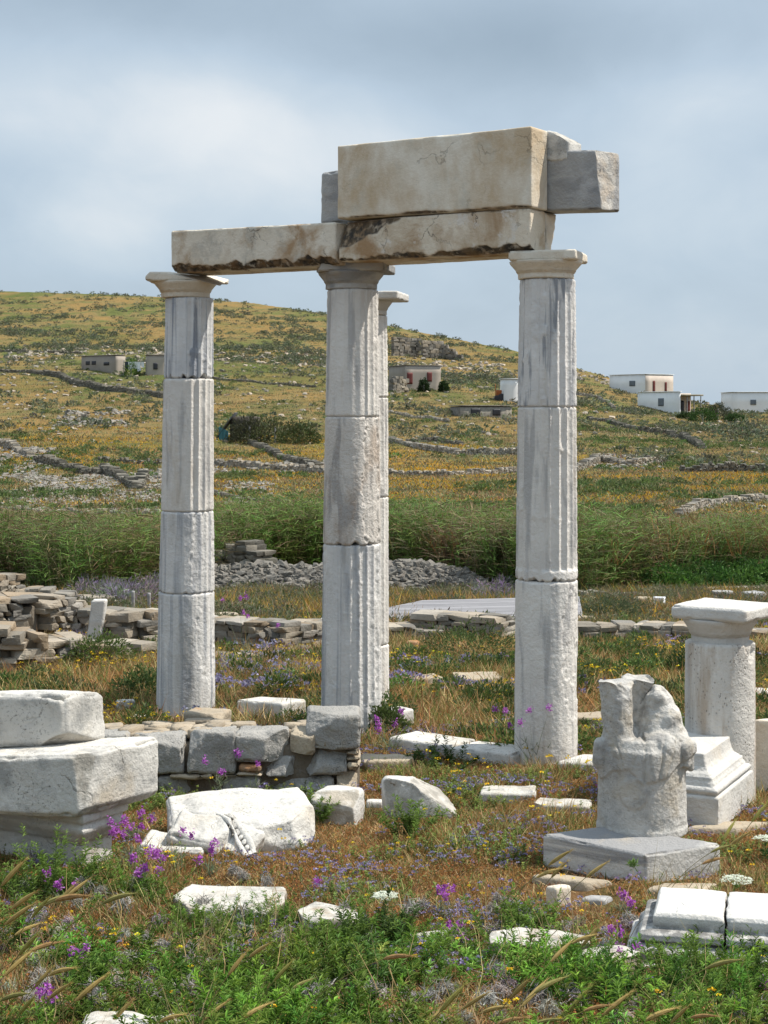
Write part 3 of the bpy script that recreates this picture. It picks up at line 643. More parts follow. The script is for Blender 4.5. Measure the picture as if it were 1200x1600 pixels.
tl, tf, tr = [Vector((xpx(px, Y), Y, 0)) for px, Y in ((-70, yb+.04), (102, yb), (169, yb+.32))]
b = para(tl, tf, tr); tzb = zsl-.03
quadblock('rough_block', b, [zrow(1078, tl.y), zrow(1086, tf.y), zrow(1079, tr.y), zrow(1079, tr.y)], M_whiteL, 'rough rounded marble block on top of the three block stack', 'block', zbot=[tzb]*4, foot=False,
          res=.012, r=.05, amp=.02, freq=3.2, chip=.05, seed=73, lump=.035, fine=.003, cuts=(((.55, -.35, -1), .255, .02), ((-.4, -1, .2), .26, .01)))

# ---- fallen fragment with a beaded moulding
def multiblock(name, label, cat, pieces, mat, loc):
    A = Acc()
    for dims, c, rot, kw in pieces:
        P, Q, m = stone(dims, **kw); R = np.array(Matrix.Rotation(rot[2], 3, 'Z') @ Matrix.Rotation(rot[1], 3, 'Y') @ Matrix.Rotation(rot[0], 3, 'X'))
        A.add(P@R.T+np.array(c), Q)
    o = A.obj(name, mat, None, loc); tag(o, label, cat, None, 'thing'); return o
fp = onz(357, 1330)
kw = dict(res=.012, r=.05, amp=.022, freq=4, chip=.06, mx=90, fine=.003, lump=.045)
frag = multiblock('fallen_fragment', 'big fallen white fragment with a beaded moulding, before the grey stone wall', 'fragment', [
    ((.98, .66, .20), (.05, .30, .105), (radians(14), radians(-4), radians(10)), dict(kw, seed=81, cuts=(((-1, -.5, -.2), .44, .04), ((.8, -.5, .5), .40, .03), ((.2, -1, .7), .30, .03)))),
    ((.40, .30, .20), (-.16, -.02, .10), (radians(24), radians(6), radians(-14)), dict(kw, seed=83, cuts=(((1, -.4, .5), .19, .02),))),
    ((.34, .28, .15), (.03, -.06, .05), (radians(28), radians(14), radians(-20)), dict(kw, seed=85, r=.03)),
    ((.44, .28, .12), (-.34, -.08, .05), (radians(10), 0, radians(-8)), dict(kw, seed=84, r=.025))], M_whiteL, (fp.x, fp.y, 0))
A = Acc()
bA, bB = np.array([-.075, .06, .245]), np.array([.15, -.24, .06])
for off, rr in ((.0, .017), (.062, .020)):
    q = np.array([.6, .75, .25])/1.0*off
    n = 26; ts = np.linspace(0, 1, n)
    ctr = bA[None]+(bB-bA)[None]*ts[:, None]+q; ctr = ctr+np.stack([fbm(ctr*12+k, 2)*.004 for k in range(3)], 1)
    d = (bB-bA)/np.linalg.norm(bB-bA); u = np.cross(d, [0, 0, 1.0]); u /= np.linalg.norm(u); w = np.cross(u, d)
    an = np.linspace(0, 2*pi, 10, endpoint=False)
    V = (ctr[:, None]+rr*(np.cos(an)[None, :, None]*u+np.sin(an)[None, :, None]*w)).reshape(-1, 3); id_ = np.arange(n*10).reshape(n, 10); i2 = np.roll(id_, -1, 1)
    A.add(V, np.stack([id_[:-1], i2[:-1], i2[1:], id_[1:]], -1).reshape(-1, 4))
sv, sq = boxgrid(5, 5, 5); sv = sv/np.linalg.norm(sv, axis=1)[:, None]
for t in np.linspace(.05, .95, 10): A.add(sv*.0165+bA+(bB-bA)*t+np.array([.6, .75, .25])*.03+[0, 0, .004], sq)
fm = np.zeros(len(frag.data.vertices)*3, np.float32); frag.data.vertices.foreach_get('co', fm); fm = fm.reshape(-1, 3)
for V in A.V:                                  # let the moulding sit in the stone surface
    c = V.reshape(-1, 3); zc = np.array([fm[(np.abs(fm[:, 0]-q[0]) < .03) & (np.abs(fm[:, 1]-q[1]) < .03), 2].max(initial=.03) for q in c])
    line = np.clip(((c-bA)@(bB-bA))/((bB-bA)@(bB-bA)), 0, 1); V[:, 2] = c[:, 2]-(bA[2]+(bB[2]-bA[2])*line)+zc-.008
A.obj('bead_moulding', M_whiteL, frag)
FOOT.append([(fp.x-.45, fp.y-.12), (fp.x+.4, fp.y-.1), (fp.x+.5, fp.y+.5), (fp.x-.5, fp.y+.45)])
def rock(name, px, row, w, d, h, rz, mat, label, cat='stone', seed=0, rx=0, z0=None, foot=True, ry=0, sink=.25, **kw):
    p = hit(px, row) if z0 is None else onz(px, row, z0)
    rq = np.random.default_rng(seed+31); rc = []
    for _ in range(5):
        q = rq.normal(0, 1, 3)*np.array([1, 1, .7]); q /= np.linalg.norm(q); rc.append((tuple(q), float(np.abs(q)@np.array([w, d, h])*.5*rq.uniform(.72, .92)), .08*min(w, d, h)))
    k = dict(cuts=rc, res=.016, r=min(w, d, h)*.12, amp=.07*min(w, d, h), freq=1.3/min(w, d, h)**.8, chip=.12*min(w, d, h), lump=.1*min(w, d, h), seed=seed); k.update(kw)
    P, Q, m = stone((w, d, h), **k)
    R = np.array(Matrix.Rotation(rz, 3, 'Z') @ Matrix.Rotation(ry, 3, 'Y') @ Matrix.Rotation(rx, 3, 'X')); P = P@R.T; P[:, 2] += h*(.5-sink)
    o = mesh_np(name, P, Q, None, mat, None, None, True, (p.x, p.y+d*.4, p.z), extra=m); tag(o, label, cat, None, 'thing')
    if foot: FOOT.append([(p.x-w*.42, p.y), (p.x+w*.42, p.y), (p.x+w*.42, p.y+d*.8), (p.x-w*.42, p.y+d*.8)])
    return o
rock('marble_rock', 524, 1289, .32, .28, .29, radians(-20), M_white, 'angular white rock with a flat split face between beaded fragment and grass', seed=91, cuts=(((.3, -.6, 1), .12, .02), ((.2, -1, -.1), .11, .02)))
rock('marble_rock', 655, 1284, .46, .34, .30, radians(10), M_whiteL, 'bright white craggy rock standing alone in the middle of the flowers', seed=92, sink=.12, cuts=(((.62, -.2, 1), .10, .03), ((-.8, -.7, .3), .15, .02)))
rock('flat_slab', 793, 1254, .44, .30, .11, radians(-5), M_soil, 'flat white marble slab with a raised lip, sunk in lilac flowers', seed=93, sink=.35)
rock('flat_slab', 880, 1268, .42, .24, .08, radians(-12), M_soil, 'low white slab half buried beside the carved drum', seed=94, sink=.4)
rock('flat_stone', 603, 1205, .42, .30, .12, radians(8), M_beige, 'flat beige stone at the end of the grey stone wall', seed=95, sink=.2)
rock('small_stone', 585, 1262, .12, .1, .06, 0, M_white, 'little white stone next to the craggy white rock', 'stone', seed=96)
# white blocks around the column feet
blk3('white_block', (369, 1112), (440, 1126), (479, 1115), (1093, 1099, 1092, 1088), M_whiteL, 'long white marble block lying on the grass behind the grey stone wall', 'block', z0=0.02, res=.013, r=.02, amp=.008, freq=4, chip=.03, seed=101)
blk3('white_block', (598, 1130), (622, 1137), (648, 1132), (1106, 1111, 1107), M_white, 'squat white block at the foot of the middle column', 'block', z0=0.0, res=.014, r=.025, amp=.008, freq=5, seed=102)
blk3('flat_stone', (286, 1142), (345, 1142), (362, 1130), (1113, 1117, 1108), M_beige, 'flat pinkish stone lying on top of the grey stone wall', 'stone', z0=.18, res=.014, r=.02, amp=.012, freq=5, seed=103, cuts=(((1, -.5, 1), .16, .02),))
for i, (pa, pb, lab) in enumerate(((( 606, 1152), (700, 1166), 'white kerb slab starting near the middle column foot'), ((702, 1168), (800, 1178), 'white kerb slab with a shaded face between the columns'), ((868, 1190), (930, 1193), 'white kerb slab under the foot of the pale fluted column'))):
    a, b_ = onz(pa[0], pa[1], .10), onz(pb[0], pb[1], .10)
    e = Vector((.25, .30, 0)); bb = [a, b_, b_+e, a+e]
    quadblock('kerb_slab', [Vector((q.x, q.y, 0)) for q in bb], [.10, .10, .10, .10], M_whiteL, lab, 'slab', zbot=[-.06]*4, res=.016, r=.012, amp=.006, freq=5, chip=.03, seed=104+i)
rock('white_stone', 195, 1108, .18, .14, .1, .3, M_whiteL, 'small white stone in the grass behind the three block stack', seed=110)
rock('white_stone', 222, 1128, .26, .12, .07, .1, M_whiteL, 'thin white stone lying at the foot of the blue streaked column', seed=111, foot=False)
rock('low_rock', 745, 1072, .55, .5, .14, .1, M_beige, 'flat pale rock half hidden by grass between the columns', seed=112, sink=.4)
rock('low_rock', 660, 1068, .4, .3, .1, .4, M_beige, 'small tan rock behind the slender column', seed=113, sink=.4)
rock('low_kerb', 950, 1140, .8, .25, .2, -.1, M_beige, 'long lichened kerbstone behind the carved drum', seed=114, sink=.4)
rock('low_kerb', 1190, 1092, .5, .3, .12, -.2, M_white, 'pale slab in the grass beyond the short column', seed=115, sink=.4)

# ---- slabs in the near grass and the moulded cornice block
SLZ = ground1(0, 8.2)
def slab(px, row, w, d, rz, lab, seed, top=.085):
    r = np.random.default_rng(seed); cu = []
    for k in range(6):
        an = r.uniform(0, 2*pi); cu.append(((cos(an), sin(an), r.uniform(-.1, .15)), .5*math.hypot(w*cos(an), d*sin(an))*r.uniform(.78, .98), .025))
    h = .2
    return rock('sunken_slab', px, row, w, d, h, rz, M_soil, lab, 'slab', seed=seed, sink=.5-(top-h/2)/h, r=.015, lump=.02, amp=.008, freq=5, chip=.03, cuts=cu, fine=.003, rx=r.normal(0, .03), ry=r.normal(0, .03))
slab(350, 1440, .74, .46, radians(-6), 'broad cracked white slab among grey thistles below the beaded fragment', 121)
slab(512, 1462, .36, .34, radians(-24), 'white slab end showing between green plants next to the cracked slab', 122)
slab(685, 1482, .26, .22, radians(20), 'small patch of white slab under mauve flowers', 123, .04)
slab(845, 1500, .56, .30, radians(-8), 'white slab scattered with yellow flowers before the small upright cube', 124)
slab(958, 1530, .34, .26, radians(24), 'white slab piece against the moulded cornice block', 125)
rock('rough_stone', 200, 1648, .40, .2, .2, radians(4), M_soil, 'white knobbly stone at the bottom edge of the view', seed=126, sink=.42, lump=.05, amp=.02, freq=7)
cz0 = .09; cl = onz(1000, 1500, cz0+.08)
crz = radians(-13)
M_corn = stone_mat('blackened_cornice_marble', (.68, .655, .61), (.58, .555, .515), stain=(.46, .42, .35), slo=.58, shi=.72, samt=.4, spamt=.4, bump=.5, wear=(.055, .055, .055), wear_shade2=(.12, .115, .11))
CORP = [(.03, -.1), (.03, .135), (.02, .142), (-.004, .146), (-.008, .15), (-.010, .19), (-.022, .198), (-.046, .225), (-.056, .228), (-.056, .236), (-.046, .24), (-.048, .270), (-.06, .278), (-.105, .287), (-.112, .292), (-.112, .343), (-.122, .358), (-.13, .365)]
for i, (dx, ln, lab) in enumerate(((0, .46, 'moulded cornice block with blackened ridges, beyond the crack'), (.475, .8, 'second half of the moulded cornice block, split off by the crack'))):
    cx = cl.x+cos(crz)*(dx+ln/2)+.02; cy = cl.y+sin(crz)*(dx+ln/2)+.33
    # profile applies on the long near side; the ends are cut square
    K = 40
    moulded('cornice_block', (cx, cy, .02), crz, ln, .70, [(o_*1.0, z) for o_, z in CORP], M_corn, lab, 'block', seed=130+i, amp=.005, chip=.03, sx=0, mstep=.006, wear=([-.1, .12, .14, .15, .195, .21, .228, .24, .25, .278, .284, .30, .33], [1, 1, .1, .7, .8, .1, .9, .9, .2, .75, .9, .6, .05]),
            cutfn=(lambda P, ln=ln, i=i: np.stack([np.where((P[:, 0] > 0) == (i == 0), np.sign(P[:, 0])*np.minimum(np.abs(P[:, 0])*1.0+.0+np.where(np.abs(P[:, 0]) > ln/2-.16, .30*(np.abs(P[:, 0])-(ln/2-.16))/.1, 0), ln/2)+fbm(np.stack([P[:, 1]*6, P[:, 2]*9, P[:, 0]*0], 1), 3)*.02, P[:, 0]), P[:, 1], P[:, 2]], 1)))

# ---- grey stone wall in front of the columns
WY = 12.55
wp = Vector((xpx(365, WY), WY, 0))
wall = empty('stone_wall', wp, 'low wall of big grey granite blocks below the columns', 'wall')
STN = [(90, 200, 1150, 1222, 0), (193, 289, 1152, 1212, 0), (291, 369, 1146, 1211, 0), (366, 452, 1145, 1193, 0), (451, 494, 1144, 1181, 1), (475, 563, 1114, 1171, 2), (242, 318, 1217, 1256, 0), (165, 240, 1214, 1262, 0),
       (371, 411, 1194, 1208, 3), (413, 472, 1184, 1214, 0), (475, 543, 1175, 1211, 0), (325, 409, 1209, 1238, 0), (410, 524, 1214, 1240, 0), (262, 330, 1211, 1217, 1), (541, 563, 1173, 1181, 1), (543, 565, 1183, 1190, 1), (540, 564, 1192, 1203, 1),
       (320, 350, 1238, 1256, 1), (330, 372, 1211, 1214, 1), (372, 411, 1207, 1212, 1), (525, 560, 1205, 1240, 1)]
M_or = stone_mat('orange_lichen_stone', (.42, .20, .07), (.30, .17, .09), stain=(.2, .16, .12), slo=.5, shi=.62, bump=.7)
mats4 = [M_granite, M_beige, M_granite, M_or]
for i, (x0, x1, y0, y1, m) in enumerate(STN):
    a, b_ = xpx(x0+1, WY), xpx(x1-1, WY); zt, zb = zrow(y0, WY), zrow(y1-1, WY); zb = max(zb, -.08)
    dd = .34 if m != 2 else .4; ff = rng.uniform(-.02, .02)-(.03 if m == 2 else 0)
    jt = lambda: rng.uniform(-.012, .012)
    base = [Vector((a+jt(), WY+ff, 0)), Vector((b_+jt(), WY+ff+jt(), 0)), Vector((b_-.01, WY+dd, 0)), Vector((a+.01, WY+dd, 0))]
    quadblock('stone_block', base, [zt+jt(), zt+jt(), zt-.01, zt-.01], mats4[m], parent=wall, zbot=[zb]*4, foot=False, res=.013, r=min(.02, (zt-zb)*.3, (b_-a)*.3), amp=.018, freq=6, chip=.05, seed=140+i, fine=.006, lump=.02, cuts=[((rng.uniform(-1, 1), -.6, rng.uniform(-.2, 1)), .5*max(zt-zb, .1)*rng.uniform(1.2, 1.5), .02) for _ in range(2)] if zt-zb > .1 else ())
A = Acc()
P, Q, m = stone((xpx(560, WY)-xpx(95, WY), .42, .40), res=.05, r=.03, amp=.02, seed=170); A.add(P+np.array([xpx(328, WY)-wp.x, .30, .16]), Q, None, (.17, .14, .105))
for i in range(70):
    w, d, h = rng.uniform(.08, .26), rng.uniform(.07, .2), rng.uniform(.025, .07)
    P, Q, m = stone((w, d, h), res=.03, r=.006, amp=.006, freq=9, seed=171+i, cuts=[((rng.normal(), rng.normal(), .3), .42*w, .01) for _ in range(4)]); t = rng.uniform(0, 6.28); R = np.array(Matrix.Rotation(t, 3, 'Z'))
    A.add(P@R.T+np.array([rng.uniform(xpx(100, WY), xpx(545, WY))-wp.x, rng.uniform(.12, .75), .385+rng.uniform(-.02, .02)+h*.3]), Q, None, np.array([.40, .34, .26])*rng.uniform(.7, 1.15))
A.obj('rubble_core', M_rubble, wall)
FOOT.append([(xpx(80, WY), WY-.03), (xpx(568, WY), WY-.03), (xpx(568, WY), WY+.75), (xpx(80, WY), WY+.75)])
# ------------------------------------------------------------------ terrain
def terrain():
    ys = np.concatenate([np.arange(-14, 4, .8), np.arange(4, 20, .065), np.geomspace(20, 120, 210)[0:], np.geomspace(121, 640, 330), np.geomspace(660, 3500, 26)])
    s = np.linspace(-1, 1, 420); s = np.sign(s)*(np.abs(s)*.55+.45*np.abs(s)**3)
    w = np.where(ys < 20, 9+.30*np.maximum(ys, 0), 15+.36*(ys-20)+0)
    w = np.maximum(w, 9)
    X = s[None, :]*w[:, None]; Y = np.repeat(ys[:, None], len(s), 1)
    # the skirts of the sheet reach far out to the sides
    far = np.abs(s) > .985; X = np.where(far[None, :], X*np.where(Y > 15, 4, 8), X)
    Z = ground(X, Y)
    V = np.stack([X, Y, Z], -1).reshape(-1, 3); n, m = X.shape; id_ = np.arange(n*m).reshape(n, m)
    Q = np.stack([id_[:-1, :-1], id_[:-1, 1:], id_[1:, 1:], id_[1:, :-1]], -1).reshape(-1, 4)
    return V, Q
m, nt, b = newmat('island_ground'); L = nt.links.new
tc = nt.nodes.new('ShaderNodeTexCoord'); v = tc.outputs['Object']
sp = nt.nodes.new('ShaderNodeSeparateXYZ'); L(v, sp.inputs[0]); Yv = sp.outputs[1]
big = noise_at(nt, v, .028, 6, .62, .4, (1, .55, 1)); mid = noise_at(nt, v, .16, 6, .65, .3, (1, .6, 1)); fine = noise_at(nt, v, 1.2, 7, .7)
mixn = mathn(nt, 'ADD', mathn(nt, 'MULTIPLY', big, .55), mathn(nt, 'MULTIPLY', mid, .45))
far = ramp(nt, mixn, [(.30, (.07, .09, .032)), (.43, (.115, .125, .045)), (.49, (.185, .145, .065)), (.56, (.24, .155, .06)), (.63, (.155, .14, .065)), (.72, (.24, .195, .115))])
far = mixc(nt, mathn(nt, 'MULTIPLY', ramp(nt, noise_at(nt, v, .05, 5, .6, .3, (1, .5, 1)), [(.5, 0.0), (.62, 1.0)]), .55), far, (.075, .098, .03))
rockm = mathn(nt, 'MULTIPLY', ramp(nt, fine, [(.58, 0.0), (.7, 1.0)]), ramp(nt, noise_at(nt, v, .07, 4), [(.45, 0.1), (.65, 1.0)]))
far = mixc(nt, mathn(nt, 'MULTIPLY', rockm, .6), far, (.30, .265, .21))
# yellow flower belt in the valley
yb = mathn(nt, 'MULTIPLY', ramp(nt, mathn(nt, 'DIVIDE', Yv, 300.0), [(.22, 0.0), (.30, 1.0), (.42, 1.0), (.55, 0.0)]), ramp(nt, noise_at(nt, v, .07, 5, .6, .2, (.6, 1.2, 1)), [(.42, 0.0), (.55, 1.0)]))
far = mixc(nt, mathn(nt, 'MULTIPLY', yb, .8), far, (.38, .21, .02))
# bare pinkish crest
near = ramp(nt, noise_at(nt, v, 1.4, 8, .65), [(.3, (.10, .058, .028)), (.5, (.18, .105, .05)), (.62, (.25, .16, .08)), (.75, (.32, .235, .145))])
near = mixc(nt, mathn(nt, 'MULTIPLY', ramp(nt, noise_at(nt, v, .9, 6, .6), [(.48, 0.0), (.6, 1.0)]), .6), near, (.07, .085, .03))
col = mixc(nt, ramp(nt, mathn(nt, 'DIVIDE', Yv, 100.0), [(.28, 0.0), (.45, 1.0)]), near, far)
L(col, b.inputs['Base Color']); b.inputs['Roughness'].default_value = 1; b.inputs['Specular IOR Level'].default_value = 0
bp = nt.nodes.new('ShaderNodeBump'); bp.inputs['Strength'].default_value = .7; bp.inputs['Distance'].default_value = .25
L(mathn(nt, 'ADD', fine, noise_at(nt, v, 6.0, 6, .7)), bp.inputs['Height']); L(bp.outputs[0], b.inputs['Normal'])
TV, TQ = terrain()
tag(mesh_np('ground', TV, TQ, None, m), None, None, None, 'structure')

# ------------------------------------------------------------------ dry stone walls
PAL_TAN = .78*np.array([(.42, .365, .29), (.35, .315, .26), (.46, .40, .32), (.30, .28, .245), (.38, .30, .21), (.27, .255, .23), (.50, .45, .37)])
PAL_GREY = np.array([(.23, .22, .195), (.30, .28, .25), (.36, .33, .285), (.20, .19, .17), (.33, .29, .23)])
PAL_DARK = np.array([(.13, .125, .105), (.17, .16, .13), (.21, .195, .165), (.11, .105, .09)])
_st = {}
def stock(n, kind):
    """a small stock of rough stones in unit size"""
    k = (n, kind)
    if k not in _st and kind == 1:
        r = []
        for i in range(16):
            rq = np.random.default_rng(i+90); cu = [(tuple(rq.normal(0, 1, 3)*np.array([1, 1, .6])), rq.uniform(.50, .60), .02) for _ in range(3)]; P, Q, m = stone((1, 1, 1), res=1.0/n, r=.035, amp=.018, freq=2.0, seed=260+i*3+n, cuts=cu)
            Cn = rq.uniform(-.07, .07, (2, 2, 2, 3)); C8 = [[[(ix-.5+Cn[ix, iy, iz, 0], iy-.5+Cn[ix, iy, iz, 1], iz-.5+Cn[ix, iy, iz, 2]*.9) for iz in (0, 1)] for iy in (0, 1)] for ix in (0, 1)]
            r.append((warp8(P, (1, 1, 1), C8), Q))
        _st[k] = r
    if k not in _st:
        r = []
        for i in range(14):
            rq = np.random.default_rng(i+50); cu = [(tuple(rq.normal(0, 1, 3)), rq.uniform(.36, .5), .03) for _ in range(5)]; P, Q, m = stone((1, 1, 1), res=1.0/n, r=.07, amp=.05, freq=2.2, lump=.14, seed=200+i*3+n, cuts=cu); r.append((P, Q))
        _st[k] = r
    return _st[k]
def drywall(name, pts, hts, thick, sz, pal, label, cat='wall', group=None, n=4, seed=0, gap=.99, flat=2.1, ragged=.22, base_drop=.08, rows_back=True, foot=False, topflat=False):
    r = np.random.default_rng(seed+500); pts = [Vector((p[0], p[1], 0)) for p in pts]
    A = Acc(); o = Vector((pts[0].x, pts[0].y, ground1(pts[0].x, pts[0].y)))
    seg = [(b_-a).length for a, b_ in zip(pts, pts[1:])]; tot = sum(seg); cum = np.concatenate([[0], np.cumsum(seg)])
    def at(s):
        i = int(np.clip(np.searchsorted(cum, s, 'right')-1, 0, len(seg)-1)); t = (s-cum[i])/seg[i]
        p = pts[i].lerp(pts[i+1], t); d = (pts[i+1]-pts[i]).normalized(); return p, d
    hs = np.linspace(0, tot, len(hts)); ST = stock(n, 1); z = -base_drop
    hm = max(hts)
    while z < hm:
        ch = sz*r.uniform(.65, 1.3); s = r.uniform(-.5, 0)*sz
        while s < tot:
            ln = sz*flat*r.uniform(.5, 2.0); sm_ = s+ln/2
            if sm_ > tot: break
            lim = np.interp(sm_, hs, hts)+r.uniform(-ragged, ragged*.4)*sz
            if z+ch*.5 < lim:
                p, d = at(sm_); g = ground1(p.x, p.y); nrm = Vector((-d.y, d.x, 0)); ang = math.atan2(d.y, d.x)
                for side in ((-1, 1) if rows_back else (0,)):
                    P, Q = ST[r.integers(len(ST))]
                    dp = thick*(.62 if rows_back else 1.0)*r.uniform(.85, 1.1)
                    a = ang+r.uniform(-.04, .04); tl = r.uniform(-.035, .035)
                    R = np.array(Matrix.Rotation(a, 3, 'Z') @ Matrix.Rotation(tl, 3, 'Y'))
                    f = r.integers(2)*2-1
                    V = (P*np.array([ln*gap*f, dp*f, ch*1.10])) @ R.T
                    c = p+nrm*(side*thick*.24)
                    A.add(V+np.array([c.x-o.x, c.y-o.y, g-o.z+z+ch/2]), Q, None, pal[r.integers(len(pal))]*r.uniform(.75, 1.2))
            s += ln*r.uniform(.98, 1.06)
        z += ch*.97
    if rows_back:                        # earth and small fill between the two faces
        for s in np.arange(.15, tot-.1, .28):
            p, d = at(s); hh = np.interp(s, hs, hts)*.84
            if hh < .06: continue
            g = ground1(p.x, p.y); P, Q = ST[r.integers(len(ST))]; R = np.array(Matrix.Rotation(math.atan2(d.y, d.x), 3, 'Z'))
            A.add((P*np.array([.36, thick*.72, hh+base_drop]))@R.T+np.array([p.x-o.x, p.y-o.y, g-o.z+(hh-base_drop)/2]), Q, None, pal[r.integers(len(pal))]*.5)
    ob = A.obj(name, M_rubble, None, o, False); tag(ob, label, cat, group, 'thing')
    if foot:
        for a, b_ in zip(pts, pts[1:]):
            d = (b_-a).normalized(); nn = Vector((-d.y, d.x, 0))*thick*.5
            FOOT.append([tuple((a-nn)[:2]), tuple((b_-nn)[:2]), tuple((b_+nn)[:2]), tuple((a+nn)[:2])])
    return ob
def gp(px, row): p = hit(px, row); return (p.x, p.y)
def rowh(px, base, top): p = hit(px, base); return (base-top)/F*p.y
# ruins on the plain behind the columns
def rw(pl, tops, **k):
    pts = [gp(*q) for q in pl]
    hts = [(q[1]-t)/F*hit(*q).y for q, t in zip(pl, tops)]
    return drywall(k.pop('name', 'ruined_wall'), pts, hts, k.pop('thick', .5), k.pop('sz', .13), k.pop('pal', PAL_TAN), k.pop('label'), foot=True, **k)
rw([(-60, 1046), (30, 1044), (110, 1038)], [968, 985, 1000], seed=1, label='tumbled beige dry stone wall before the small upright pillar', n=4, sz=.08, thick=.7)
rw([(100, 1038), (190, 1033), (252, 1026)], [992, 1004, 1008], seed=2, label='low collapsing stone wall course under the upright pillar', n=4, sz=.08, thick=.6)
rw([(-50, 1010), (40, 1006), (78, 1000)], [925, 925, 935], seed=3, label='broken beige wall stepping down behind the tumbled wall', n=4, sz=.08, thick=.8)
rw([(30, 1000), (85, 1000), (140, 1000)], [932, 937, 948], seed=4, label='shaded inner wall of the ruined room with square stones', n=4, sz=.08, pal=PAL_GREY)
rw([(155, 1012), (205, 1016), (262, 1012)], [950, 955, 957], seed=5, label='rubble stone wall between upright pillar and blue streaked column', n=4, sz=.08)
rw([(-70, 955), (20, 950)], [900, 893], seed=6, label='tall tan stone wall corner touching the reeds', n=4, sz=.08)
rw([(45, 955), (110, 955), (180, 952)], [915, 927, 932], seed=7, label='long low tan wall in the back of the ruined room', n=4, sz=.08)
rw([(322, 1010), (420, 1016), (515, 1006)], [966, 970, 974], seed=8, label='grey tan stone wall between the first two columns', n=4, sz=.08, pal=np.concatenate([PAL_TAN, PAL_GREY]))
rw([(322, 1030), (420, 1034)], [1018, 1024], seed=9, label='bottom course of flat stones in front of the grey tan wall', n=4, sz=.08)
rw([(596, 1000), (700, 1000)], [975, 982], seed=10, label='low broken wall beside the boardwalk, orange lichen on it', n=4, sz=.08)
rw([(650, 996), (720, 1000), (790, 1004)], [962, 957, 962], seed=11, label='dark thin slab wall against the boardwalk between the columns', n=4, sz=.08, flat=2.6, pal=np.concatenate([PAL_GREY, PAL_TAN]))
rw([(900, 1008), (985, 1006), (1090, 1008)], [977, 974, 976], seed=12, label='pale field stone wall ending behind the short column', n=4, sz=.08)
rw([(1170, 1005), (1260, 1000)], [988, 980], seed=13, label='low wall stub past the short column', n=4, sz=.08)
rw([(905, 940), (1000, 938)], [925, 926], seed=14, label='thin low course of brown stones under the reeds', n=3, sz=.08, pal=PAL_DARK)
rw([(995, 932), (1110, 928), (1210, 925)], [922, 918, 914], seed=15, label='row of grey foundation stones along the bramble thicket', n=3, sz=.08, pal=PAL_GREY)
# loose stones in the ruins
for i, (px, row, w, mt, lab) in enumerate(((905, 985, .5, M_beige, 'pair of rounded tan boulders beside the pale fluted column'), (645, 1012, .22, M_or, 'bright orange lichen covered stone beside the boardwalk wall'),
        (1005, 945, .35, M_beige, 'pinkish squared stone in front of the foundation row'), (1180, 940, .5, M_greyblk, 'pale grey stone lying on the foundation row'), (575, 1010, .3, M_beige, 'small tan stone in the gap right of the middle column'),
        (350, 975, .4, M_beige, 'flat stone on the grass above the grey tan wall'), (510, 978, .3, M_whiteL, 'whitish stone on the grass above the grey tan wall'), (60, 1040, .5, M_beige, 'pinkish square stone at the foot of the tumbled wall'))):
    rock('loose_stone', px, row, w, w*.7, w*.5, i*1.3, mt, lab, seed=300+i, res=.03)
# upright pillar, posts, sign, altar
pp = hit(146, 1018); P, Q, m = stone((.185, .17, .68), res=.014, r=.02, amp=.008, freq=5, chip=.03, seed=320)
P[:, 2] += .32; P[:, 0] += P[:, 2]*.12
tag(mesh_np('stone_pillar', P, Q, None, M_white, None, None, True, pp, extra=m), 'small leaning white pillar standing in the ruined room', 'pillar', None, 'thing')
M_wood, nt, b = newmat('grey_wood'); tcw = nt.nodes.new('ShaderNodeTexCoord')
cw = ramp(nt, noise_at(nt, tcw.outputs['Object'], 1, 6, .6, 0, (.8, 14, 14)), [(.3, (.19, .18, .175)), (.6, (.31, .30, .29)), (.75, (.38, .37, .355))]); nt.links.new(cw, b.inputs['Base Color'])
for i, (px, r0, r1) in enumerate(((208, 962, 923), (233, 960, 926))):
    p = hit(px, r0); h = (r0-r1)/F*p.y
    P, Q, m = stone((.06, .06, h+.2), res=.03, r=.012, amp=.003, seed=330+i); P[:, 2] += h/2-.1
    tag(mesh_np('wooden_post', P, Q, None, M_wood, None, None, True, p), ['thin grey wooden post nearer the upright pillar', 'thin grey wooden post close to the blue streaked column'][i], 'post', None, 'thing')
M_sign, nt, b = newmat('sign_white'); b.inputs['Base Color'].default_value = (.62, .63, .64, 1); b.inputs['Roughness'].default_value = .5
M_sign2, nt, b = newmat('sign_panel'); b.inputs['Base Color'].default_value = (.16, .165, .17, 1); b.inputs['Roughness'].default_value = .4
p = hit(1030, 951); sg = empty('info_board', p, 'small tilted white information board in front of the foundation stones', 'sign')
Rm = np.array(Matrix.Rotation(radians(-14), 3, 'Z') @ Matrix.Rotation(radians(48), 3, 'X'))
for nm, dm, mt, off in (('board', (.22, .19, .02), M_sign, 0), ('panel', (.15, .12, .006), M_sign2, .014)):
    P, Q, m = stone(dm, res=.04, r=.004, amp=0); P[:, 2] += off; mesh_np(nm, P@Rm.T+np.array([0, 0, .14]), Q, None, mt, sg)
P, Q, m = stone((.03, .03, .2), res=.05, r=.006, amp=0); mesh_np('post', P+np.array([0, .02, .02]), Q, None, M_wood, sg)
p = hit(1129, 946); al = empty('round_altar', p, 'grey round stone drum standing among the foundation stones', 'stone drum')
ob = lathe('drum', [(.001, -.05), (.19, -.05), (.19, .04), (.165, .07), (.16, .2), (.19, .235), (.19, .27), (.001, .275)], M_granite, al, 40, .008, 9)
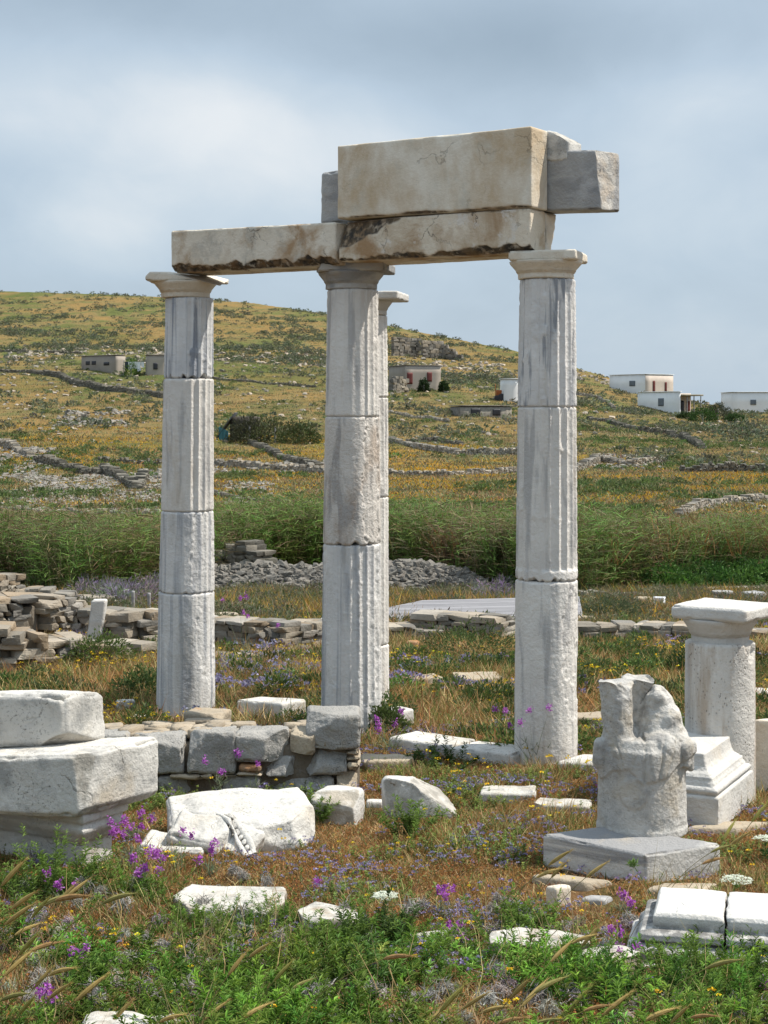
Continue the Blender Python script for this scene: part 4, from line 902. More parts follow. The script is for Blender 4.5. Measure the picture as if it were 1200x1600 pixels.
# boardwalk
bwp = []
bm_pts = [(452, 976), (806, 966), (806, 936), (700, 938)]
a = [hit(*q) for q in bm_pts]
m_, nt, b = newmat('boardwalk_wood'); tcw = nt.nodes.new('ShaderNodeTexCoord')
cw = ramp(nt, noise_at(nt, tcw.outputs['Object'], 1, 6, .6, 0, (1.2, 9, 1)), [(.3, (.22, .21, .215)), (.7, (.34, .325, .325))]); nt.links.new(cw, b.inputs['Base Color']); b.inputs['Roughness'].default_value = .6
M_board = m_
bz = max(q.z for q in a)
a0 = onz(455, 979, -.36); a1 = onz(912, 968, -.36); a2 = onz(905, 932, -.36); a3 = onz(660, 938, -.36)
bw = empty('boardwalk', a0, 'grey timber boardwalk platform crossing behind the columns', 'boardwalk')
nb = 70; A = Acc()
for i in range(nb):
    t0, t1 = i/nb, (i+.93)/nb
    q = [a0.lerp(a3, t0), a1.lerp(a2, t0), a1.lerp(a2, t1), a0.lerp(a3, t1)]
    z = -.36+rng.uniform(-.004, .004)-.0
    V = [(p.x-a0.x, p.y-a0.y, z+.36+dz) for dz in (-.04, 0) for p in q]
    A.add(V, [(4, 5, 6, 7), (0, 1, 5, 4), (1, 2, 6, 5), (2, 3, 7, 6), (3, 0, 4, 7)])
A.obj('decking', M_board, bw, smooth=False)
for u0, u1, oy in ((a0, a1, -.03), (a3, a2, .03)):
    V = [(p.x-a0.x, p.y-a0.y+oy+dy, dz) for dz in (-.5, -.045) for p, dy in ((u0, -.03), (u1, -.03), (u1, .03), (u0, .03))]
    A = Acc(); A.add(V, [(4, 5, 6, 7), (0, 1, 5, 4), (1, 2, 6, 5), (2, 3, 7, 6), (3, 0, 4, 7)]); A.obj('side_beam', M_wood, bw, smooth=False)
FOOT.append([(q.x, q.y) for q in (a0, a1, a2, a3)])
# rubble heap with the old wall on it
def heap(name, outline, height, n, sz, pal, label, seed, kind='stuff'):
    r = np.random.default_rng(seed); A = Acc(); o = hit(*outline[0]); ST = stock(3, 0)
    pl = [hit(*q) for q in outline]   # crest/foot line left to right
    for i in range(n):
        t = r.uniform(0, len(pl)-1.001); k = int(t); c = pl[k].lerp(pl[k+1], t-k); hh = height[k]*(1-(t-k))+height[k+1]*(t-k)
        u = abs(r.normal(0, .5)); u = min(u, 1.15); sg = 1 if r.random() < .25 else -1
        dy = sg*u*1.5*hh; z = hh*max(1-u, 0)*(.9+.2*r.random())
        s = sz*r.uniform(.6, 1.6); P, Q = ST[r.integers(len(ST))]
        R = np.array(Matrix.Rotation(r.uniform(0, 6.3), 3, 'Z') @ Matrix.Rotation(r.normal(0, .35), 3, 'X') @ Matrix.Rotation(r.normal(0, .3), 3, 'Y'))
        V = (P*np.array([s*1.5, s, s*.55]))@R.T
        x, y = c.x+r.normal(0, .2), c.y+dy
        A.add(V+np.array([x-o.x, y-o.y, ground1(x, y)+z+s*.1-o.z]), Q, None, pal[r.integers(len(pal))]*r.uniform(.8, 1.25))
    # solid core
    ob = A.obj(name, M_rubble, None, o, False); tag(ob, label, 'stone heap', None, kind); return ob
PAL_LG = np.array([(.33, .315, .285), (.38, .36, .32), (.26, .25, .23), (.41, .38, .34)])
heap('rubble_heap', [(330, 925), (400, 925), (480, 925), (560, 925), (640, 925), (710, 926), (752, 930)], [.50, .60, .52, .62, .66, .50, .10], 4200, .135, PAL_LG*.52, 'long heap of grey broken stones in front of the reeds', 5)
drywall('ruined_wall', [gp(322, 918), gp(375, 918), gp(440, 922)], [.95, 1.15, .3], .6, .12, PAL_DARK*1.3, 'dark stump of dry wall on top of the rubble heap', n=3, seed=31)

# ------------------------------------------------------------------ field walls on the hill
HW = [([(-30, 579), (50, 583), (100, 592), (130, 604), (160, 611), (200, 613), (256, 623)], 8, PAL_DARK, 'long dark field wall running downhill past the grey farmhouse'),
      ([(-40, 551), (60, 551), (128, 553)], 4, PAL_DARK, 'faint straight field wall level with the grey farmhouse'),
      ([(58, 722), (100, 732), (130, 740), (158, 744)], 12, PAL_DARK, 'short black terrace wall on the stony slope'),
      ([(-20, 692), (20, 702), (48, 716)], 10, PAL_GREY, 'grey crumbling wall end at the edge of the stony slope'),
      ([(150, 722), (200, 724), (252, 726)], 8, PAL_DARK, 'dark wall behind the blue streaked column, on the stony slope'),
      ([(160, 742), (185, 748), (214, 766), (224, 752)], 14, PAL_DARK, 'crooked black wall corner above the stony rubble slope'),
      ([(-30, 795), (60, 802), (130, 805), (260, 806)], 9, PAL_GREY, 'low grey wall along the top edge of the reeds'),
      ([(391, 694), (416, 705), (437, 716), (465, 725), (500, 732)], 9, PAL_DARK, 'broken wall stepping down below the corrugated shed'),
      ([(330, 728), (420, 734), (510, 741)], 10, PAL_GREY, 'pale tumbled wall between the first two columns above the yellow field'),
      ([(330, 772), (375, 784), (425, 788)], 8, PAL_DARK, 'dark short wall in the yellow flowers above the reeds'),
      ([(604, 690), (657, 702), (719, 711), (812, 711)], 9, PAL_GREY, 'grey collapsed wall between the middle and pale columns, lower line'),
      ([(636, 691), (680, 690), (722, 696)], 7, PAL_DARK, 'short dark wall just above the collapsed wall'),
      ([(604, 742), (700, 744), (810, 739)], 9, PAL_GREY, 'straight grey wall along the yellow field'),
      ([(920, 656), (978, 668), (1009, 675), (1045, 680), (1098, 702)], 8, PAL_DARK, 'dark wall descending below the white houses'),
      ([(896, 738), (935, 722), (985, 728), (1036, 724)], 11, PAL_GREY, 'heap like grey wall in the field beyond the pale column'),
      ([(1064, 738), (1130, 738), (1230, 738)], 14, PAL_DARK, 'tall straight dark wall below the bushy white house'),
      ([(1060, 808), (1095, 795), (1140, 788), (1195, 784)], 12, PAL_GREY, 'rough grey wall stub beside the orange reeds'),
      ([(330, 592), (410, 600), (495, 606)], 4, PAL_DARK, 'thin dark wall high behind the first two columns'),
      ([(606, 644), (640, 652), (700, 660)], 4, PAL_GREY, 'faint stony line below the beige farmhouse'),
      ([(900, 618), (935, 622), (960, 640)], 4, PAL_GREY, 'short grey wall by the path to the white houses')]
for i, (pl, hpx, pal, lab) in enumerate(HW):
    pts = [gp(*q) for q in pl]; Ym = np.mean([q[1] for q in pts]); h = hpx/F*Ym*1.2
    r = np.random.default_rng(900+i); hts = list(h*r.uniform(.55, 1.1, 9))
    drywall('field_wall', pts, hts, min(1.0, h), max(h/6.0, .13), pal*1.3, lab, group=None, n=2, seed=60+i, flat=1.15, ragged=1.2, rows_back=False)
# stony debris on the slope
def debris(name, boxes, n, szpx, pal, label, seed):
    r = np.random.default_rng(seed); A = Acc(); ST = stock(2, 0); first = None
    for (x0, x1, y0, y1), k in boxes:
        c0 = hit((x0+x1)/2, y1); c1_ = hit((x0+x1)/2, y0)
        Y = r.uniform(min(c0.y, c1_.y), max(c0.y, c1_.y), k); X = xpx(r.uniform(x0, x1, k), Y)
        ok = fbm(np.stack([X/4., Y/9., np.full(k, float(seed))], 1), 3) > -.12; X, Y = X[ok], Y[ok]; Z = ground(X, Y)
        for x, y, z in zip(X, Y, Z):
            if first is None: first = Vector((x, y, z))
            s = szpx/F*y*r.uniform(.4, 1.6); P, Q = ST[r.integers(len(ST))]
            R = np.array(Matrix.Rotation(r.uniform(0, 6.3), 3, 'Z') @ Matrix.Rotation(r.normal(0, .4), 3, 'X'))
            A.add((P*np.array([s*1.4, s, s*.7]))@R.T+np.array([x-first.x, y-first.y, z+s*.15-first.z]), Q, None, pal[r.integers(len(pal))]*r.uniform(.8, 1.25))
    ob = A.obj(name, M_rubble, None, first, False); tag(ob, label, 'stones', None, 'stuff')
debris('stone_debris', [((-60, 90, 700, 750), 1100), ((30, 255, 742, 800), 2600), ((-60, 140, 760, 800), 700), ((215, 262, 735, 800), 420), ((90, 200, 640, 665), 220), ((350, 425, 755, 790), 420), ((930, 1040, 712, 735), 260), ((1060, 1200, 785, 815), 260), ((330, 510, 722, 740), 300)], 0, 5.0, PAL_LG*.72, 'grey broken stones strewn over the slope', 77)
debris('hill_boulders', [((-40, 1220, 470, 560), 1300), ((-40, 900, 545, 620), 700), ((-40, 1220, 620, 700), 800)], 0, 4.2, np.array([(.40, .34, .27), (.33, .29, .24), (.28, .26, .22)]), 'scattered pale boulders on the hill', 78)
for i, (px, row, w, lab) in enumerate(((1138, 664, 2.2, 'pale boulder in the field below the bushy white house'), (1185, 690, 1.6, 'pale stone lump in the open field'))):
    pass

# ------------------------------------------------------------------ farmhouses
def plain(name, c, r=.85, var=.12, sc=1.5):
    m, nt, b = newmat(name); t = nt.nodes.new('ShaderNodeTexCoord')
    cc = ramp(nt, noise_at(nt, t.outputs['Object'], sc, 6, .6), [(.3, tuple(x*(1-var) for x in c)), (.7, tuple(min(x*(1+var), 1) for x in c))]); nt.links.new(cc, b.inputs['Base Color'])
    b.inputs['Roughness'].default_value = r; return m
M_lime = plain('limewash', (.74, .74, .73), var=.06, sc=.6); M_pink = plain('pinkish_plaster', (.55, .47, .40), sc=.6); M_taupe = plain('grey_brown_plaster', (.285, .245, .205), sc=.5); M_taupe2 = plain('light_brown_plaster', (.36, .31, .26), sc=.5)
M_dark = plain('dark_window', (.035, .035, .04), .4); M_red = plain('dark_red_shutter', (.13, .035, .03), .6); M_blue = plain('grey_blue_shutter', (.13, .15, .17), .6); M_gtin = plain('corrugated_sheet', (.33, .33, .34), .5, .3, 4)
M_tarp = plain('teal_tarp', (.06, .17, .19), .6); M_cloth = plain('white_cloth', (.72, .72, .72)); M_clothd = plain('dark_cloth', (.04, .05, .08)); M_orange = plain('orange_metal', (.30, .085, .02), .5)
def boxobj(name, lo, hi, mat, parent, loc=(0, 0, 0), rz=0, bev=.05):
    lo, hi = np.array(lo), np.array(hi); P, Q, m = stone(tuple(hi-lo), res=max((hi-lo).max()/6, .05), r=min(bev, (hi-lo).min()*.3), amp=0); P = P+(lo+hi)/2
    o = mesh_np(name, P, Q, None, mat, parent, None, True, loc); return o
def house(px0, pxc, px1, row, rowt, label, mats, name='farmhouse', rz=None, wins=(), depth=7, cat='house', parapet=.25):
    """px0..pxc: shaded flank, pxc..px1: front. mats = flank/body material, front material"""
    B = hit(pxc, row); Y = B.y; k = Y/F; h = (row-rowt)*k; wf = (px1-pxc)*k; wl = (pxc-px0)*k
    e = empty(name, (B.x, Y, B.z), label, cat)
    d = depth; ph = .02
    if wl > 0:
        for ph in np.linspace(.02, 1.2, 200):
            if (B.x-d*sin(ph))/(Y+d*cos(ph)) < (px0-600)/F: break
    t1 = (px1-600)/F; w = (t1*Y-B.x)/(cos(ph)-t1*sin(ph)); e.rotation_euler = (0, 0, ph)
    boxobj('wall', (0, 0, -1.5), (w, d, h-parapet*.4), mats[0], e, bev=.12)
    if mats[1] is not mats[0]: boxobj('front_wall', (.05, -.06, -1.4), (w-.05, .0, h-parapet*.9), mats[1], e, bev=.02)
    boxobj('roof', (-.12, -.14, h-parapet*.4), (w+.12, d+.12, h), mats[0], e, bev=.08)
    for (u, v0, v1, ww, mt, face) in wins:     # u along the front (0..1), v heights as fractions
        if face == 'f':
            f = boxobj('window' if v0 > .1 else 'door', (u*w-ww/2, -.13, v0*h), (u*w+ww/2, -.05, v1*h), mt, e, bev=.02)
        else:
            f = boxobj('window', (-.06, d*u-ww*.9, v0*h), (.02, d*u+ww*.9, v1*h), mt, e, bev=.02)
    return e, w, d, h
# grey farmhouse with washing
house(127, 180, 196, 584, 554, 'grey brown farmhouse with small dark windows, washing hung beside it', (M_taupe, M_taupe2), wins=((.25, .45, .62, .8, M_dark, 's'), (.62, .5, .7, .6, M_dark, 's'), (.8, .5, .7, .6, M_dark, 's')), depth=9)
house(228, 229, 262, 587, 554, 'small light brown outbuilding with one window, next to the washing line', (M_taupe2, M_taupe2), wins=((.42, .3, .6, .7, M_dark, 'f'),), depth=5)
p = hit(212, 588); k = p.y/F
lw = empty('clothes_line', p, 'line of white and dark washing hung between the two grey buildings', 'washing')
A = Acc(); boxobj('pole', (-2.0, -.05, -.5), (-1.9, .05, 2.6), M_wood, lw); boxobj('pole', (1.6, -.05, -.5), (1.7, .05, 2.6), M_wood, lw)
boxobj('line', (-1.95, -.02, 2.35), (1.65, .02, 2.39), M_wood, lw, bev=.005)
for x, w_, d_, mt in ((-1.5, .5, 1.0, M_clothd), (-.9, .6, 1.3, M_cloth), (-.2, .7, 1.1, M_cloth), (.5, .6, 1.5, M_cloth), (1.15, .5, .9, M_cloth)):
    V = []; n_ = 8
    for j in range(6):
        for i in range(n_+1): V.append((x-w_/2+w_*i/n_, .06*sin(i*1.7+x*3)*(j/5), 2.36-d_*j/5+.06*sin(i*.9+x*5)*(j/5)))
    q_ = [(j*(n_+1)+i, j*(n_+1)+i+1, (j+1)*(n_+1)+i+1, (j+1)*(n_+1)+i) for j in range(5) for i in range(n_)]
    mesh_np('cloth', V, q_, None, mt, lw)
# beige farmhouse
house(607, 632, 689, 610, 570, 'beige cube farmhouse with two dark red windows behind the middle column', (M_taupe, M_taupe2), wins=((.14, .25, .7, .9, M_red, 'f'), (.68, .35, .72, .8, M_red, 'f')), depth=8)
drywall('ruined_wall', [gp(612, 613), gp(634, 613)], [2.2, 2.6, 1.9], .9, .5, PAL_TAN*.8, 'square stone stub before the beige farmhouse', n=2, seed=91, flat=1.3, rows_back=False)
house(786, 787, 812, 627, 591, 'small white cube building half hidden by the pale fluted column', (M_lime, M_lime), depth=6)
house(952, 1008, 1052, 617, 584, 'white farmhouse with pinkish front and two red doors', (M_lime, M_pink), wins=((.30, .12, .68, .55, M_red, 'f'), (.72, .16, .62, .5, M_red, 'f'), (.35, .42, .68, .8, M_blue, 's')), depth=9)
_h = house(996, 1061, 1064, 650, 611, 'long white farmhouse with one grey shutter and a pergola porch', (M_lime, M_lime), wins=((.42, .4, .72, .8, M_blue, 's'),), depth=11)
e, w, d, h = _h
# porch behind the flank: pergola on posts with its back wall
k = e.location.y/F
boxobj('porch_wall', (w, 2.2, -1.2), (w+3.3, 5.5, h*.92), M_pink, e, bev=.05)
for x in (1.0, 2.2, 3.4): boxobj('pergola_post', (w+x-.06, -.2, -1.2), (w+x+.06, -.05, h*.8), M_wood, e)
boxobj('pergola_roof', (w, -.4, h*.8), (w+3.7, 2.3, h*.87), plain('reed_mat', (.25, .22, .15)), e)
boxobj('door', (w+1.2, 2.08, -.3), (w+2.0, 2.18, h*.62), M_dark, e); boxobj('window', (w+2.5, 2.08, h*.2), (w+3.1, 2.18, h*.6), M_red, e)
house(1143, 1144, 1235, 645, 612, 'white flat roofed house with one grey window beyond the bushy porch', (M_lime, M_lime), wins=((.36, .38, .62, .9, M_blue, 'f'),), depth=8)
# ruined sheds
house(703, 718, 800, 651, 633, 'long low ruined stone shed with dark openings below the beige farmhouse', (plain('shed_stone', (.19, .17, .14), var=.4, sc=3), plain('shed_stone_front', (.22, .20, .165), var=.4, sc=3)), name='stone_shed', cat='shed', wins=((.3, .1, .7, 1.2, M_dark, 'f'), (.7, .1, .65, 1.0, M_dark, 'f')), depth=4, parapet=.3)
drywall('ruined_wall', [gp(614, 556), gp(640, 557), gp(655, 558)], [4.0, 4.3, 3.9], .9, .6, PAL_GREY*.75, 'roofless dark ruin high on the hill beside the middle column', n=2, seed=92, flat=1.4, rows_back=False)
drywall('ruined_wall', [gp(660, 559), gp(690, 560), gp(722, 563)], [3.6, 3.9, 1.0], .9, .6, PAL_GREY*.85, 'roofless grey ruin high on the hill, sloping to the ground', n=2, seed=93, flat=1.4, rows_back=False)
p = hit(352, 688); k = p.y/F; sh = empty('lean_to_shed', p, 'small shed with a slanting corrugated sheet and teal cloth', 'shed')
V = []
for j in range(2):
    for i in range(25): V.append((-1.0*j*1.7+.9+ (0 if j else 0), -.6+i*.16, 2.55-2.3*j+.045*(-1)**i))
mesh_np('roof_sheet', V, [(i, i+1, 25+i+1, 25+i) for i in range(24)], None, M_gtin, sh)
boxobj('wall', (.4, .3, -.6), (3.0, 3.2, 2.2), plain('shed_wall', (.07, .06, .05)), sh); 
V = [(-.55+.1*i, -.5+.08*sin(i*2), 1.3-.05*i-1.5*j) for j in range(2) for i in range(10)]
mesh_np('tarp', V, [(i, i+1, 10+i+1, 10+i) for i in range(9)], None, M_tarp, sh)
p = hit(779, 626); ob = empty('orange_machine', p, 'orange farm machine parked by the white cube building', 'machine')
k = p.y/F; boxobj('body', (-.35, -.3, .3), (.45, .5, 1.5), M_orange, ob); boxobj('mast', (-.5, -.1, 0), (-.4, .1, 2.4), M_orange, ob)
for x, r_ in ((-.25, .38), (.4, .5)):
    wh = lathe('wheel', [(.001, -.12), (r_*.6, -.12), (r_, -.1), (r_, .1), (r_*.6, .12), (.001, .12)], M_dark, ob, 32, .002, 3, loc=(x, -.38, r_)); wh.rotation_euler = (pi/2, 0, 0)
# ------------------------------------------------------------------ vegetation
def plant_mat(name, trans=.35, rough=.6):
    m = bpy.data.materials.new(name); m.use_nodes = True; nt = m.node_tree; nt.nodes.clear(); L = nt.links.new
    o = nt.nodes.new('ShaderNodeOutputMaterial'); d = nt.nodes.new('ShaderNodeBsdfPrincipled'); t = nt.nodes.new('ShaderNodeBsdfTranslucent'); mx = nt.nodes.new('ShaderNodeMixShader')
    at = nt.nodes.new('ShaderNodeAttribute'); at.attribute_name = 'Col'
    L(at.outputs['Color'], d.inputs['Base Color']); L(at.outputs['Color'], t.inputs[0]); d.inputs['Roughness'].default_value = rough; d.inputs['Specular IOR Level'].default_value = .25
    mx.inputs[0].default_value = trans; L(d.outputs[0], mx.inputs[1]); L(t.outputs[0], mx.inputs[2]); L(mx.outputs[0], o.inputs[0]); return m
M_leaf = plant_mat('leaf'); M_dry = plant_mat('dry_grass_blade', .3, .8); M_petal = plant_mat('petal', .4)
def leafs(base, dirv, up, ln, wd, col):
    """arrays of folded diamond leaves: base (n,3), dirv unit (n,3), up (n,3)"""
    n = len(base); s = np.cross(dirv, up); s /= np.maximum(np.linalg.norm(s, axis=1), 1e-6)[:, None]; u = np.cross(s, dirv)
    ln = np.broadcast_to(ln, (n,))[:, None]; wd = np.broadcast_to(wd, (n,))[:, None]
    mid = base+dirv*ln*.5+u*ln*.06
    V = np.stack([base, mid+s*wd*.5+u*wd*.15, base+dirv*ln-u*ln*.05, mid-s*wd*.5+u*wd*.15], 1).reshape(-1, 3)
    i = np.arange(n)*4; T = np.concatenate([np.stack([i, i+1, i+2], 1), np.stack([i, i+2, i+3], 1)])
    return V, T, np.repeat(np.broadcast_to(col, (n, 3)), 4, 0)
def blades(base, dirv, ln, wd, bend, col, side=None, r=None):
    """two-joint grass blades"""
    r = r or rng; n = len(base)
    s = np.cross(dirv, [0, 0, 1.0]); s = s+r.normal(0, .4, s.shape); s -= dirv*(s*dirv).sum(1)[:, None]; s /= np.maximum(np.linalg.norm(s, axis=1), 1e-6)[:, None]
    ln = np.broadcast_to(ln, (n,))[:, None]; wd = np.broadcast_to(wd, (n,))[:, None]; bend = np.broadcast_to(bend, (n, 3))
    m = base+dirv*ln*.5+bend*ln*.12; t = base+dirv*ln*.95+bend*ln*.5
    V = np.stack([base-s*wd*.5, base+s*wd*.5, m-s*wd*.4, m+s*wd*.4, t], 1).reshape(-1, 3); i = np.arange(n)*5
    T = np.concatenate([np.stack([i, i+1, i+3], 1), np.stack([i, i+3, i+2], 1), np.stack([i+2, i+3, i+4], 1)])
    return V, T, np.repeat(np.broadcast_to(col, (n, 3)), 5, 0)
def rdir(r, n, zmin, zmax):
    z = r.uniform(zmin, zmax, n); a = r.uniform(0, 2*pi, n); q = np.sqrt(1-z*z); return np.stack([q*np.cos(a), q*np.sin(a), z], 1)
def cvar(r, base, n, v=.2, hv=.08):
    c = np.array(base)[None]*r.uniform(1-v, 1+v, (n, 1))*r.uniform(1-hv, 1+hv, (n, 3)); return np.clip(c, .004, .95)
def join(parts):
    V, T, C, n = [], [], [], 0
    for v, t, c in parts: V.append(v); T.append(t+n); C.append(c); n += len(v)
    return np.concatenate(V), np.concatenate(T), np.concatenate(C)
WIND = np.array([.75, .1, 0])
def t_grass(r, n, h, pal, spread=.05, w=.004, up=(.6, .98), wind=.35):
    b = np.stack([r.normal(0, spread, n), r.normal(0, spread, n), np.zeros(n)], 1); d = rdir(r, n, *up)
    c = np.array(pal)[r.integers(len(pal), size=n)]*r.uniform(.75, 1.25, (n, 1))
    return blades(b, d, h*r.uniform(.5, 1.2, n), w*r.uniform(.7, 1.4, n), WIND*wind+r.normal(0, .25, (n, 3)), c, r=r)
def t_herb(r, stems, h, per, ll, lw, c0, c1, spread=.07, lean=.45):
    """upright stems densely set with narrow leaves, paler at the tips"""
    ps = []
    for k in range(stems):
        b = np.array([r.normal(0, spread), r.normal(0, spread), -.01]); d = rdir(r, 1, .55, 1)[0]; d = d+np.array([b[0], b[1], 0])*4*lean; d /= np.linalg.norm(d); hh = h*r.uniform(.55, 1.15)
        t = r.uniform(.12, 1, per)**.8; cur = b[None]+d[None]*(hh*t)[:, None]+np.array([0, 0, .15])[None]*(hh*t*t)[:, None]
        ld = rdir(r, per, -.1, .7)+d[None]*.35*t[:, None]; ld /= np.linalg.norm(ld, axis=1)[:, None]
        c = np.array(c0)[None]*(1-t[:, None])+np.array(c1)[None]*t[:, None]; c = c*r.uniform(.75, 1.3, (per, 1))
        ps.append(leafs(cur, ld, np.tile([0, 0, 1.0], (per, 1)), ll*r.uniform(.6, 1.2, per)*(1.1-.45*t), lw*r.uniform(.7, 1.2, per), c))
        sv, st_, sc = blades(np.repeat(b[None], 2, 0), np.repeat(d[None], 2, 0), hh, .004, np.array([0, 0, .2]), np.array(c0)*.9, r=r); ps.append((sv, st_, sc))
    return join(ps)
def t_bush(r, n, R, H, ll, lw, cols):
    """leafy dome"""
    d = rdir(r, n, -.05, 1); q = r.uniform(.45, 1.0, n)**.6; lump = 1+.35*perlin(d*2.2+r.uniform(0, 50))
    b = d*np.array([R, R, H])*(q*lump)[:, None]; ld = d+r.normal(0, .55, (n, 3)); ld /= np.linalg.norm(ld, axis=1)[:, None]
    c = np.array(cols)[r.integers(len(cols), size=n)]*r.uniform(.7, 1.3, (n, 1))
    return leafs(b, ld, rdir(r, n, 0, 1), ll*r.uniform(.6, 1.3, n), lw*r.uniform(.7, 1.2, n), c)
def t_thistle(r, n=190, R=.04):
    d = rdir(r, n, -.25, 1); c = np.array([(.33, .31, .28), (.24, .225, .20), (.40, .38, .35)])[r.integers(3, size=n)]*r.uniform(.7, 1.2, (n, 1))
    td = np.cross(d, r.normal(0, 1, (n, 3)))+d*r.uniform(0, .9, (n, 1)); td /= np.linalg.norm(td, axis=1)[:, None]
    a = blades(np.array([0, 0, R*.5])+d*R*r.uniform(.15, .75, (n, 1)), td, R*r.uniform(.4, 1.0, n), .0032, -d*1.1+r.normal(0, .7, (n, 3)), c, r=r)
    m = 14; b = blades(np.zeros((m, 3))-[0, 0, .02], rdir(r, m, .2, 1), R*1.2, .004, r.normal(0, .4, (m, 3)), np.array([.2, .17, .13]), r=r); return join([a, b])
def t_heads(r, n, h, spread, hr, cols, stemc=(.12, .11, .05), petals=14, flat=.6):
    """slim stems carrying little flower heads"""
    ps = []
    b = np.stack([r.normal(0, spread, n), r.normal(0, spread, n), np.zeros(n)], 1); d = rdir(r, n, .75, 1); hh = h*r.uniform(.6, 1.2, n)
    ps.append(blades(b, d, hh, .0022, np.zeros(3), np.array(stemc), r=r))
    tip = b+d*hh[:, None]*.95
    for k in range(n):
        pd = rdir(r, petals, -.1, 1)*np.array([1, 1, flat]); c = np.array(cols)[r.integers(len(cols), size=petals)]*r.uniform(.7, 1.3, (petals, 1))
        ps.append(leafs(tip[k]+pd*hr*.45, pd/np.linalg.norm(pd, axis=1)[:, None], rdir(r, petals, .2, 1), hr*r.uniform(.6, 1.1, petals), hr*.75, c))
    return join(ps)
def inquad(X, Y, q):
    ins = np.ones(len(X), bool); sg = None
    ar = sum(q[i][0]*q[(i+1) % 4][1]-q[(i+1) % 4][0]*q[i][1] for i in range(4)); s = 1 if ar > 0 else -1
    for i in range(4):
        (x0, y0), (x1, y1) = q[i], q[(i+1) % 4]; ins &= s*((x1-x0)*(Y-y0)-(y1-y0)*(X-x0)) > -.015
    return ins
def free(X, Y):
    ok = np.ones(len(X), bool)
    for q in FOOT: ok &= ~inquad(X, Y, q)
    return ok
def sample(n, y0, y1, dens=None, pad=1.3, seed=0, half=600, power=1.0):
    """random free ground points in the view's wedge (a little wider), uniform per area"""
    r = np.random.default_rng(seed+1000); out = []; got = 0
    ym = (y0+y1)/2; n = int(n*(half/F*ym+pad)/(half/F*ym+.35)) if pad == 1.3 else n
    while got < n:
        Y = np.sqrt(r.uniform(y0**2, y1**2, n*3)); X = r.uniform(-1, 1, n*3)*((half/F)*Y+pad)
        ok = free(X, Y)
        if dens is not None: ok &= r.random(len(X)) < dens(X, Y)
        X, Y = X[ok], Y[ok]; out.append(np.stack([X, Y], 1)); got += len(X)
        if len(out) > 30: break
    P = np.concatenate(out)[:n]; return np.concatenate([P, ground(P[:, 0], P[:, 1])[:, None]], 1)
def scatter(name, temps, P, smin, smax, mat, label, seed=0, kind='stuff', tilt=.12, tint=.15, svar=None, cat=None):
    r = np.random.default_rng(seed+2000); k = r.integers(len(temps), size=len(P)); Vs, Ts, Cs, n = [], [], [], 0
    for i, (v, t, c) in enumerate(temps):
        p = P[k == i]
        if not len(p): continue
        m = len(p); a = r.uniform(0, 2*pi, m); s = r.uniform(smin, smax, m)
        if svar is not None: s = s*svar(p)
        ca, sa = np.cos(a), np.sin(a); tx, ty = r.normal(0, tilt, m), r.normal(0, tilt, m)
        x = (ca[:, None]*v[:, 0]-sa[:, None]*v[:, 1]); y = (sa[:, None]*v[:, 0]+ca[:, None]*v[:, 1]); z = np.repeat(v[None, :, 2], m, 0)
        V = np.stack([(x+tx[:, None]*z)*s[:, None]+p[:, 0:1], (y+ty[:, None]*z)*s[:, None]+p[:, 1:2], z*s[:, None]+p[:, 2:3]], -1)
        C = c[None]*(1+r.normal(0, tint, (m, 1, 1)))*(1+r.normal(0, tint*.4, (m, 1, 3)))
        Vs.append(V.reshape(-1, 3)); Cs.append(np.clip(C, .003, .95).reshape(-1, 3)); Ts.append((t[None]+np.arange(m)[:, None, None]*len(v)).reshape(-1, 3)+n); n += m*len(v)
    o = mesh_np(name, np.concatenate(Vs), None, np.concatenate(Ts), mat, None, np.concatenate(Cs), False)
    return tag(o, label, cat or name.replace('_', ' '), None, kind)
def pn(X, Y, s, o=0): return fbm(np.stack([X/s+o, Y/s+o*.7, np.zeros(len(X))+o*.3], 1), 3)
R_ = np.random.default_rng
BROWN = [(.34, .17, .06), (.27, .135, .05), (.41, .235, .085), (.37, .225, .10), (.22, .14, .065)]
STRAW = [(.52, .39, .19), (.45, .32, .15), (.38, .29, .13)]
GRN = [(.11, .18, .04), (.15, .23, .055), (.085, .14, .03)]
Tg = [t_grass(R_(i), 46, .055, BROWN+STRAW[:1]+GRN[:1], .06, .0045, (.25, .95)) for i in range(5)]
scatter('dry_grass', Tg, sample(6800, 6.3, 15.5, seed=1), .7, 1.3, M_dry, 'short brown dried grass covering the ground', 1)
Tg2 = [t_grass(R_(i+20), 60, .20, BROWN+STRAW+GRN, .10, .007, (.5, .97)) for i in range(5)]
scatter('tall_dry_grass', Tg2, sample(3000, 14.0, 26, lambda X, Y: .35+.65*sstep(-.1, .25, pn(X, Y, 1.6, 3)), seed=2), .6, 1.3, M_dry, 'orange brown meadow grass around the columns and ruins', 2)
Tg3 = [t_grass(R_(i+30), 34, .16, STRAW+BROWN[:2]+GRN, .06, .004, (.6, .97)) for i in range(4)]
scatter('straw_grass', Tg3, sample(420, 6.4, 13.5, lambda X, Y: sstep(.0, .3, pn(X, Y, .9, 7)), seed=3), .6, 1.2, M_dry, 'thin straw coloured grass tufts between the marble pieces', 3)
Tl0 = [t_bush(R_(i+35), 90, .085, .035, .014, .008, [(.38, .175, .05), (.30, .135, .045), (.44, .24, .08), (.32, .20, .10), (.19, .19, .06)]) for i in range(5)]
scatter('dry_ground_cover', Tl0, sample(4200, 6.3, 14.5, lambda X, Y: .25+.75*sstep(-.2, .15, pn(X, Y, .7, 17)), seed=33), .7, 1.4, M_dry, 'rusty dried ground cover between the marble pieces', 33)
